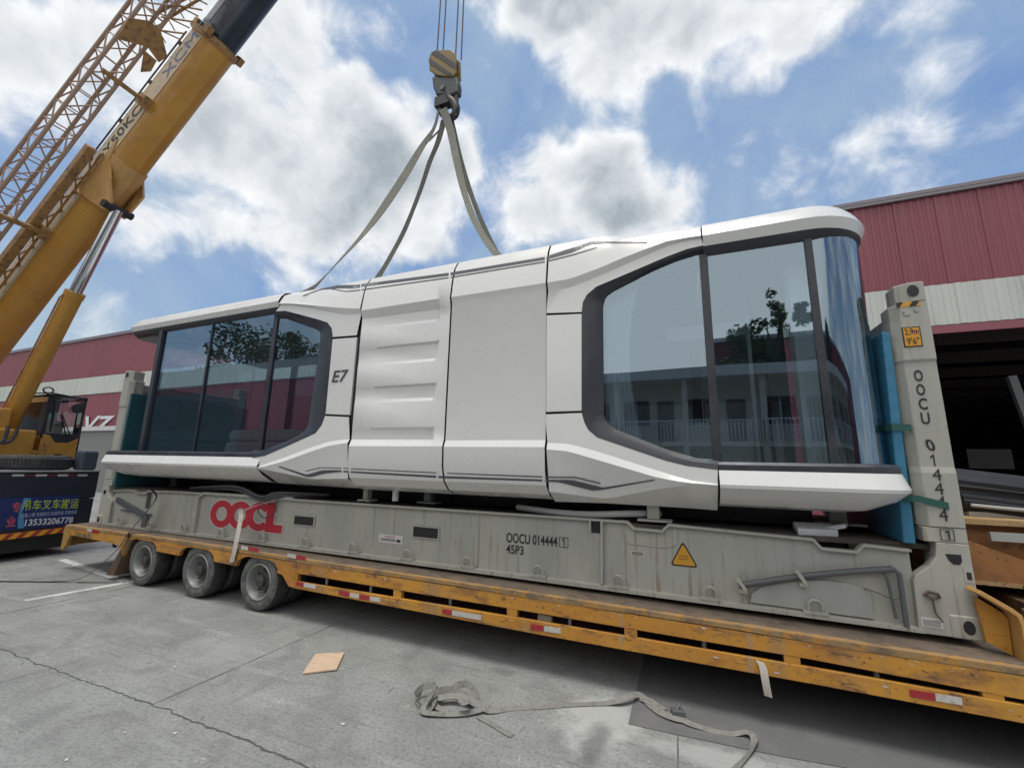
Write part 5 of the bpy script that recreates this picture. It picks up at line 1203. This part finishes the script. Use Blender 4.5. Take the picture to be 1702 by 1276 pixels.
w = MB(); w.prism([(cx-.02+.032, lerp(yl_, yr_, .3), 1.74), (cx+.012, lerp(yl_, yr_, .72), 1.74), (cx+.012, lerp(yl_, yr_, .60), 2.02), (cx+.012, lerp(yl_, yr_, .42), 2.02)], (.01, 0, 0)); w.build('cab_vent', BLACK, o)
w = MB(); cg = .05
for y in (yl_, yr_-cg):
    w.box(cx-cg, cx, y, y+cg, zmid-.3, ztop); w.box(cx-1.6, cx-1.6+cg, y, y+cg, zmid-.3, ztop); w.box(cx-1.6, cx, y, y+cg, ztop-.06, ztop+.02); w.box(cx-.30, cx-.05, y, y+.03, zmid-.05, ztop)
w.box(cx-1.6, cx, yl_, yr_, ztop-.02, ztop+.03); w.box(cx-.06, cx+.005, yl_, yr_, zmid-.22, zmid+.02); w.box(cx-1.6, cx-1.55, yl_, yr_, zmid-.3, ztop); w.build('cab_pillars', mat('cab_black', (.02,.021,.026), .45), o, bevel=.012)
w = MB(); w.add([(cx, yl_+.05, zmid), (cx, yr_-.05, zmid), (cx-.035, yr_-.05, ztop-.05), (cx-.035, yl_+.05, ztop-.05)], [(0,1,2,3)]); w.build('windscreen', CABG, o)
w = MB(); w.add([(cx-.05, yl_+.015, zmid), (cx-1.55, yl_+.015, zmid+.1), (cx-1.55, yl_+.015, ztop-.06), (cx-.05, yl_+.015, ztop-.06)], [(0,1,2,3)]); w.build('side_window', mat('cab_side_dark', (.012,.013,.016), .12), o)
w = MB(); w.box(cx-1.55, cx-.05, yl_-.012, yl_-.002, ztop-.16, ztop-.04); w.build('roof_fascia', CRYL, o)
w = MB(); w.box(cx-1.0, cx-.5, lerp(yl_, yr_, .35), lerp(yl_, yr_, .8), zmid-.1, zmid+.35); w.box(cx-1.05, cx-.9, lerp(yl_, yr_, .35), lerp(yl_, yr_, .8), zmid+.3, zmid+.85); w.build('cab_seat', BLACK, o, bevel=.05)
w = MB(); w.box(cx-1.5, cx-1.46, yl_+.06, yr_-.06, zmid-.1, ztop-.08); w.build('cab_added_panel', mat('cab_reflection_tone', (.55,.66,.67), .7), o)  # added pale panel, sky reflection in the windscreen put into its colour
w = MB(); ws = [(lerp(yl_, yr_, .62), zmid-.05), (lerp(yl_, yr_, .36), zmid+.48), (lerp(yl_, yr_, .18), zmid+.40)]
w.tube([(cx+.02, y, z) for y, z in ws[:2]], .014, 5); w.tube([(cx+.02, lerp(yl_, yr_, .72), zmid-.02), (cx+.02, lerp(yl_, yr_, .40), zmid+.46)], .012, 5); w.tube([(cx+.02, lerp(yl_, yr_, .20), zmid+.05), (cx+.02, lerp(yl_, yr_, .18), zmid+.82)], .016, 5); w.build('wiper', BLACK, o)
w = MB(); yc_, zc2 = fl(84, 648).y, fl(84, 648).z
w.tube([(cx-.1, yc_+.09*math.cos(a), zc2+.07*math.sin(a)) for a in [2*math.pi*i/12 for i in range(13)]], .016, 6); w.tube([(cx-.1, yc_, zc2-.07), (cx-.1, yc_, ztop)], .014, 5); w.build('roof_beacon_guard', BLACK, o)
m1 = fl(126, 679)
w = MB(); w.lathe([(0,-.04),(.10,-.03),(.12,0),(.10,.03),(0,.035)], (cx+.10, m1.y, m1.z), (1,-.2,0), 14); w.tube([(cx+.08, m1.y, m1.z), (cx, yr_, ztop-.05)], .012, 5); w.build('cab_mirror', BLACK, o, smooth=40)
w = MB(); gr = fl(138, 668).y
w.tube([(cx-.9, yl_, ztop+.08), (cx+.0, yl_+.02, ztop+.05), (cx+.12, lerp(yl_, yr_, .8), ztop-.02), (cx+.14, gr, ztop-.12), (cx+.14, gr+.02, zlow-.05)], .018, 6); w.tube([(cx-.9, yr_, ztop+.08), (cx+.12, gr-.05, ztop-.04)], .016, 6); w.tube([(cx+.03, yl_, ztop), (cx+.03, yl_, zmid-.1)], .014, 6); w.build('cab_guard_rail', BLACK, o)
w = MB(); pA = atx(12, 735, -15.7); w.tube(smooth_path([atx(14, 708, -15.7), atx(8, 728, -15.7), atx(2, 735, -15.7), atx(14, 734, -15.7), atx(24, 725, -15.7), atx(29, 712, -15.7)], 5), .035, 7); w.build('hydraulic_hose', HOSE, crane, smooth=50)
lp_ = atx(76, 742, -15.6); w = MB(); w.tube([lp_-V3((0,0,.22)), lp_], .018, 6); w.obox(lp_+V3((0,0,.06)), (.04,0,0), (0,.07,0), (0,0,.05)); w.build('work_lamp', CRBR, crane)
# carrier rear: navy panel, stripes, banner
cr = -14.0
q = lambda px, py: atx(px, py, cr)
yL, yRt = -2.3, q(166, 790).y
zt_, zm_, zb2 = q(80, 784).z, q(80, 829).z, q(60, 878).z
w = MB(); w.box(-16.6, cr-.02, yL, yRt, zm_-.02, zt_); w.box(-23, -16.5, yL, yRt, 1.0, 1.7); w.build('carrier_tail', NAVY, crane, bevel=.02)
w = MB(); w.box(-15.2, cr, yL, yRt-.02, q(60, 884).z-.02, zm_-.03); w.build('rear_panel', NAVY, crane, bevel=.015)
w = MB(); w.box(cr-.4, cr+.01, yL, yRt, zt_, zt_+.03); w.build('deck_lip', mat('lip_silver', (.35,.36,.37), .5), crane)
bp0, bp1 = q(0, 893.5), q(120, 873)
def onpanel(px, py, x=cr): p = atx(px, py, x); return p
w = MB(); a, b, c, d = q(-12, 828), q(134, 822), q(120, 871), q(-30, 884); w.prism([a, b, c, d], (.004, 0, 0)); w.build('banner', BANB, crane)
w = MB(); pts = [q(x, y) for x, y in ((40, 827), (36, 836), (33, 846), (30, 858), (29, 878), (40, 877), (39, 860), (36, 852), (40, 842), (47, 833), (52, 828))]; w.prism([p+V3((.005,0,0)) for p in pts], (.002, 0, 0)); w.build('banner_swoosh', BANC, crane)
def qlet(txt, x0, y0, x1, y1, hpx, m, name, shear=0.0, wt=.02, off=.009):
    p, r_ = q(x0, y0), q(x1, y1); t = q(x0, y0-hpx); letters(txt, p+V3((off, 0, 0)), r_-p, V3((0, (t.y-p.y)+shear, t.z-p.z)), m, crane, name, .002, wt)
qlet('吊车叉车搬运', 36, 848.5, 129, 844, 17.5, YGRN, 'banner_text', .03, .006)
qlet('设备上楼 机械移位 机械吊装 货柜拆装', 34, 860, 127, 853.5, 7.0, LETL, 'banner_text', .01, .004)
qlet('13533206778', 40, 874, 120, 868.5, 11.0, WLET, 'banner_text', .02, .02)
qlet('专', 18, 852.5, 33, 851, 18, PLET, 'banner_text', .02); qlet('业', 9, 875.5, 25, 874, 17, PLET, 'banner_text', .02)
for x0, x1 in ((21, 41), (60, 79), (97, 114), (130, 146)):
    p, r_ = q(x0, 789), q(x1, 788.5); w = MB(); w.box(cr-.02, cr-.012, p.y, r_.y, p.z-.03, p.z+.012); w.build('reflector', REFW, crane)
for x0, x1 in ((42, 59), (80, 96), (115, 129)):
    p, r_ = q(x0, 789), q(x1, 788.5); w = MB(); w.box(cr-.02, cr-.013, p.y, r_.y, p.z-.03, p.z+.012); w.build('reflector', mat('reflector_dim', (.12,.02,.03), .4), crane)
# bumper with slanted red and orange stripes
p0, p1 = q(-40, 892), q(122, 874); zl = .12
w = MB(); w.prism([V3((cr, p0.y, p0.z-.12)), V3((cr, p1.y, p1.z-.10)), V3((cr, p1.y, p1.z)), V3((cr, p0.y, p0.z))], (.03, 0, 0)); w.build('rear_bumper', mat('bumper_red', (.30,.05,.025), .5), crane)
for k in range(7):
    u0 = k/7+.01; u1 = u0+.075; w = MB(); A = lambda u, h: V3((cr+.033, lerp(p0.y, p1.y, u), lerp(p0.z, p1.z, u)-lerp(.115, .095, u)*(1-h)-.004))
    w.prism([A(u0, .02), A(u1, .02), A(u1+.065, .98), A(u0+.065, .98)], (.003, 0, 0)); w.build('bumper_stripe', mat('bumper_orange', (.75,.30,.03), .5), crane)
w = MB(); w.box(-15.4, cr-.1, yL, yRt-.1, .14, .55); w.build('underframe', BLACK, crane)
for x in (-16.2, -17.6, -22.0, -24.0):
    for y in (-1.8, yRt-.12):
        w = MB(); w.lathe([(.2,-.3),(.5,-.3),(.54,-.22),(.54,-.06),(.49,0),(.3,0),(.28,-.06),(.1,-.1),(0,-.1)], (x, y+(.15 if y > 0 else -.15), .54), (0, 1 if y > 0 else -1, 0), 28); w.build('wheel', RUBBER, crane, smooth=35)
sp = q(70, 770); ty_ = MB(); tyc = (-14.62, -.12, zt_+.03)
ty_.lathe([(.30,.03),(.45,.0),(.52,.02),(.555,.07),(.56,.15),(.555,.23),(.52,.28),(.45,.30),(.30,.27)], tyc, (0,0,1), 48)
o = ty_.build('spare_tyre', RUBBER, None, smooth=35, org=tyc); tag(o, 'large black spare tyre lying flat on the navy crane deck', 'tyre')
w = MB()
for k in range(64):
    a = 2*math.pi*k/64; d_ = V3((math.cos(a), math.sin(a), 0)); t_ = V3((-d_.y, d_.x, 0))
    for hh in (.09, .15, .21): w.obox(V3(tyc)+d_*.562+V3((0,0,hh)), d_*.010, t_*.016+V3((0,0,.012)), V3((0,0,.018))-t_*.006)
w.build('tread', RUBBER, o)
nb_ = q(150, 765); w = MB(); w.box(-14.36, cr-.05, nb_.y-.13, nb_.y+.16, zt_+.03, q(150, 749).z); o = w.build('tool_box', mat('toolbox_navy', (.05,.065,.09), .45), None, org=(-14.6, nb_.y, zt_), bevel=.05, seg=3); tag(o, 'rounded navy storage box at the right corner of the crane deck', 'box')

# ------------------------------------------------------------------ hook block and slings
hk = V3((-5.9, 1.2, 0)); hz = lambda py: at(742, py, 1.2).z
hook = thing('hook_block', 'yellow and black striped hook block hanging from steel ropes above the capsule house', 'crane hook', (-5.9, 1.2, hz(135)))
zA, zB_, zC_, zD = hz(90), hz(135), hz(165), hz(196)
def hx(px, py): return V3(at(px, py, 1.2))
cheek = [hx(*p_) for p_ in ((718,100),(726,91),(752,90),(762,97),(763,128),(757,134),(740,134),(728,131),(718,124))]
w = MB(); w.prism([p_+V3((0,-.10,0)) for p_ in cheek], (0, .035, 0)); w.prism([p_+V3((0,.065,0)) for p_ in cheek], (0, .035, 0)); ck = w.build('cheek_plate', mat('hook_yellow', (.20,.145,.05), .65, layers=((7,(1,1,1),(.11,.085,.04),.45,.7,.8),)), hook, bevel=.02)
for a in ([(721,96),(730,92),(763,115),(763,124)], [(718,105),(718,113),(748,133),(757,131)]):
    w = MB(); w.prism([hx(*p_)+V3((0,-.103,0)) for p_ in a], (0, -.004, 0)); w.build('hazard_stripe', BLACK, ck)
w = MB(); c_ = hx(740, 112); w.lathe([(.0,-.06),(.25,-.06),(.24,-.03),(.2,-.015),(.24,0),(.2,.015),(.24,.03),(.25,.06),(0,.06)], (c_.x, 1.2, c_.z), (0,1,0), 28); w.build('sheave', BLACK, hook, smooth=30)
body = [hx(*p_) for p_ in ((721,133),(757,133),(762,129),(765,145),(764,158),(759,160),(754,163),(728,163),(723,150))]
w = MB(); w.prism([p_+V3((0,-.08,0)) for p_ in body], (0, .16, 0)); w.build('block_body', mat('hook_dark', (.035,.037,.042), .5), hook, bevel=.03)
c_ = hx(739, 152); w = MB(); w.lathe([(0,.10),(.05,.10),(.05,.0)], (c_.x, 1.2, c_.z), (0,-1,0), 12); w.build('pivot_pin', GREYT, hook)
w = MB(); hp = smooth_path([hx(744,150)+V3((.02,0,0)), hx(747,165), hx(754,172), hx(758,182), hx(755,192), hx(745,196), hx(735,190), hx(731,178)], 6)
w.tube(hp, [lerp(.10, .05, i/(len(hp)-1)) for i in range(len(hp))], 10); w.obox(hx(759,174)+V3((0,-.02,0)), (.035,0,0), (0,.03,0), (.0,0,.28)); w.obox(hx(737,171), (.15,0,0), (0,.08,0), (0,0,.10)); w.build('hook', BLACK, hook, smooth=45)
for i, (px_, yo) in enumerate(((729,-.06),(733,.06),(760,-.06),(764,.06))):
    a = V3((hx(px_, 95).x, 1.2+yo, hx(px_, 95).z)); b = V3((TIP.x-.05+(.25 if i > 1 else -.12), TIP.y+yo, TIP.z-.4)); w = MB(); w.tube([a, b], .013, 6); w.build('hoist_rope', CABLE, hook)
def sling(label, pts, ws, sides, nm='lifting_sling'):
    pts = [V3(p) for p in pts]
    pth = smooth_path(pts, 8); n = len(pth); sd = []
    for i in range(n):
        u = i/(n-1); s = V3(interp([(k/(len(sides)-1), *sides[k]) for k in range(len(sides))], u)); sd.append(s.normalized()*interp([(k/(len(ws)-1), ws[k]) for k in range(len(ws))], u)[0])
    w = MB(); w.ribbon(pth, [v*(.98 if 'left' in label else .72) for v in sd], .012); o = w.build(nm, SLING, None, smooth=0, org=pts[-1]); tag(o, label, 'lifting sling', 'webbing slings lifting the house')
    w = MB(); w.tube([pts[-1]+V3((0,0,-.08)), pts[-1]+V3((0,0,.03))], .05, 8); w.build('sling_end', SLING, o)
top = hx(737, 193)
sling('outermost left grey sling, sagging to the near roof edge', [top+V3((-.08,-.05,.1)), at(721,214,1.16), at(700,246,1.08), at(664,305,.90), at(615,376,.64), at(560,438,.40), at(518,481,.20), (-8.12,.16,4.62)], [.05,.035,.075,.10,.11,.115,.12], [(.3,.1,-1),(.6,.2,-.6),(1,.1,-.5),(.9,0,.3),(.7,0,.7),(.6,0,.8)])
sling('inner left grey sling, reaching the far side of the roof', [top+V3((-.02,.06,.0)), at(728,236,1.30), at(714,270,1.42), at(698,318,1.58), at(672,383,1.78), at(646,432,1.95), at(630,458,2.05), V3(at(617,484,2.12))], [.07,.06,.05,.045,.075,.12,.12], [(1,0,.2),(1,.2,.1),(.6,.6,.3),(1,0,.3),(1,0,.4)])
sling('right grey sling hanging nearest, curving down to the roof right of the hook', [top+V3((.05,-.10,.05)), at(748,215,1.10), at(758,262,.98), at(769,310,.82), at(784,356,.62), at(803,392,.42), at(820,416,.25), (-4.13,.15,4.66)], [.11,.10,.085,.07,.065,.065,.065], [(1,0,.15),(1,.1,.2),(.9,.3,.3),(.9,.2,.4),(.8,.1,.5)])
sling('right grey sling behind, partly hidden by the nearer right sling', [top+V3((.09,.08,.05)), at(753,216,1.28), at(764,262,1.40), at(778,308,1.56), at(795,355,1.75), at(812,393,1.92), at(824,416,2.02), at(836,440,2.12)], [.08,.08,.07,.06,.06,.06,.06], [(1,0,.15),(1,.1,.2),(.9,.1,.4),(.9,.1,.4),(.8,.1,.5)])
w = MB(); w.ribbon(smooth_path([at(709,233,1.1), at(716,231,1.1), at(728,219,1.15), at(734,212,1.2)], 4), (.02,.0,.045), .012); o = w.build('sling_tail', SLING, None, org=at(716,231,1.1)); tag(o, 'short loose sling end sticking out left just under the hook', 'sling tail')

# ================================================================== WHAT STANDS BEHIND THE CAMERA (seen in the glass)
YM = YN+.11                                            # plane of the glass
def refl_z(px, py, D): return at(px, py, YM+D).z
def refl_x(px, py, D): return at(px, py, YM+D).x
D1 = 17.0; Yd = YM-D1
zf0, zf1 = refl_z(1100, 632, D1), refl_z(1100, 622, D1); zr_ = refl_z(1250, 566, D1)
xd0, xd1 = -13.0, 16.0
dorm = thing('dormitory', 'two storey beige building with balcony railing and white eaves facing the trailer', 'building', (2, Yd, 0))
w = MB(); w.box(xd0, xd1, Yd-7, Yd-1.3, 0, zf0); w.box(xd0, xd1, Yd-1.3, Yd, zf0*.52-.2, zf0*.52); w.build('wall', BEIGE, dorm)
w = MB(); w.box(xd0-.5, xd1+.5, Yd-7.5, Yd+.35, zf0, zf1+.12); w.build('eaves', mat('eaves_white', (.62,.62,.6), .6), dorm)
w = MB(); w.box(xd0-.5, xd1+.5, Yd-7.5, Yd+.2, zf1+.121, zf1+.2); w.build('roof', mat('roof_pale', (.45,.45,.43), .7), dorm)
D3 = 29.0; Y3 = YM-D3
hall = thing('red_hall', 'tall red corrugated hall rising behind the dormitory', 'hall', (20, Y3, 0))
w = MB(); corr(w, refl_x(1183, 590, D3), 40, 0, refl_z(1250, 566, D3), Y3, .3, .03); w.build('red_cladding', REDP, hall)
w = MB(); w.box(refl_x(1183, 590, D3), 40, Y3-10, Y3-.1, 0, refl_z(1250, 566, D3)-.1); w.build('hall_block', WHDARK, hall)
w = MB(); w.box(refl_x(1183, 590, D3)-.2, 40, Y3-.2, Y3+.15, refl_z(1250, 566, D3), refl_z(1250, 566, D3)+.3); w.build('roof_edge', CARW, hall)
for k in range(9):
    x = xd0+1.5+k*3.2; zz0 = zf0*.52+.85
    w = MB(); w.box(x, x+1.3, Yd-1.33, Yd-1.27, zz0, zz0+1.3); o = w.build('window', CARG, dorm)
    w = MB(); w.box(x+.63, x+.67, Yd-1.27, Yd-1.24, zz0, zz0+1.3); w.box(x-.06, x+1.36, Yd-1.28, Yd-1.22, zz0-.08, zz0); w.build('frame', CARW, o)
    w = MB(); w.box(x+1.7, x+2.5, Yd-1.33, Yd-1.27, zf0*.52, zf0*.52+2.1); w.build('door', mat('door_brown', (.09,.06,.04), .6), dorm)
    w = MB(); w.box(x-.3, x-.05, Yd-.25, Yd-.02, 0, zf0); w.build('column', BEIGE, dorm)
w = MB(); zz0 = zf0*.52
for k in range(int((xd1-xd0)/.16)): w.box(xd0+k*.16, xd0+k*.16+.03, Yd-.06, Yd-.02, zz0, zz0+.95)
w.box(xd0, xd1, Yd-.07, Yd-.01, zz0+.95, zz0+1.0); w.build('railing', CARW, dorm)
D2 = 15.0; Y2 = YM-D2; z2b, z2t = refl_z(360, 640, D2), refl_z(400, 606, D2)
fac = thing('factory_shed', 'red and white corrugated factory shed across the yard from the trailer', 'factory', (-36, Y2, 0))
def corrm(mb, x0, x1, z0, z1, y): corr(mb, x0, x1, z0, z1, y, .3, .03)
w = MB(); corrm(w, -70, -14.5, 0, z2b, Y2); w.build('red_cladding', REDP, fac)
w = MB(); corrm(w, -70, -14.5, z2b, z2t, Y2+.06); w.build('white_cladding', WBAND, fac)
w = MB(); w.box(-70, -14.5, Y2-18, Y2-.1, 0, z2t-.3); w.build('hall', WHDARK, fac)
w = MB(); w.box(-66, -30, Y2+.02, Y2+.07, 0, z2b-.5); w.build('open_gate', mat('gate_grey_green', (.10,.125,.115), .6), fac)
def tree(x, y, h, rad, label, seed):
    rnd = random.Random(seed); t = thing('tree', label, 'tree', (x, y, 0), 'trees beyond the yard')
    w = MB(); w.tube([(x, y, 0), (x+.15, y, h*.3), (x+rnd.uniform(-.4, .4), y+.1, h*.62), (x+rnd.uniform(-.5, .5), y, h*.9)], [h*.03, h*.024, h*.014, h*.004], 8)
    for k in range(6):
        a = rnd.uniform(0, 6.28); z = h*rnd.uniform(.35, .7); w.tube([(x, y, z), (x+rad*.4*math.cos(a), y+rad*.4*math.sin(a), z+h*.1), (x+rad*.75*math.cos(a), y+rad*.75*math.sin(a), z+h*.2)], [h*.011, h*.007, h*.003], 5)
    w.build('trunk', TRUNK, t, smooth=40)
    w = MB(); cl = []
    for k in range(44):
        a = rnd.uniform(0, 6.28); rr = rad*math.sqrt(rnd.random()); z = h*rnd.uniform(.30, 1.0); rr *= (1.15-.75*max(0, (z/h-.5)*2)); cl.append((V3((x+rr*math.cos(a), y+rr*math.sin(a), z)), rad*rnd.uniform(.16, .34)))
    for c, r in cl:
        for k in range(110):
            d = V3((rnd.gauss(0,1), rnd.gauss(0,1), rnd.gauss(0,.8))).normalized()*r*rnd.uniform(.5, 1.1); p = c+d; s_ = rnd.uniform(.07, .16)*(.45+rad*.28)
            u = V3((rnd.uniform(-1,1), rnd.uniform(-1,1), rnd.uniform(-.6,.6))).normalized()*s_; v = u.cross(V3((rnd.uniform(-1,1), rnd.uniform(-1,1), rnd.uniform(-1,1)))).normalized()*s_*.6
            w.add([p-u, p+v, p+u, p-v], [(0,1,2,3)])
    w.build('crown', LEAF, t)
Dt = 27; yt = YM-Dt
for px, py, rad, lab, sd in ((1292, 484, 1.1, 'tall slim tree behind the dormitory roof', 1), (1342, 505, 1.6, 'dense dark tree next to the slim one behind the dormitory', 2), (1250, 540, 2.4, 'low spreading tree behind the dormitory ridge', 3), (1500, 520, 2.6, 'round tree at the far end of the dormitory', 4)):
    tree(refl_x(px, 560, Dt), yt, refl_z(px, py, Dt), rad, lab, sd)
Dt2 = 24
for px, py, rad, lab, sd in ((410, 556, 4.6, 'broad dark tree over the factory shed roof', 5), (472, 556, 3.4, 'tall tree beside the broad one over the factory shed', 6), (505, 575, 3.0, 'smaller tree at the end of the factory shed', 7)):
    tree(refl_x(px, 590, Dt2), YM-Dt2, refl_z(px, py, Dt2), rad, lab, sd)
def car(x, y, rz, label, van=False):
    t = thing('parked_car', label, 'car', (x, y, 0)); t.rotation_euler.z = rz
    ORG[t.name] = V3((0,0,0))
    prof = [(-2.2,.30),(-2.25,.62),(-2.1,.86),(-1.2,.98),(-.55,1.42),(.7,1.46),(1.45,1.02),(2.05,.92),(2.22,.6),(2.15,.30)]
    w = MB(); w.pxz(prof, -.86, .86); w.build('body', CARW, t, bevel=.09, seg=3)
    w = MB(); w.pxz([(-1.1,.98),(-.5,1.36),(.66,1.40),(1.3,1.0)], -.872, .872); w.build('windows', CARG, t, bevel=.01)
    for wx in (-1.35, 1.35):
        for s_ in (-1, 1):
            w = MB(); w.lathe([(.2,-.2),(.31,-.2),(.33,-.1),(.31,0),(.22,0),(.2,-.03),(0,-.02)], (wx, s_*.88, .33), (0,s_,0), 24); w.build('wheel', RUBBER, t, smooth=35)
car(-1.2, -8.6, .05, 'white hatchback car parked across the yard opposite the right window'); car(-17.5, -9.5, .1, 'white car parked in front of the factory shed')
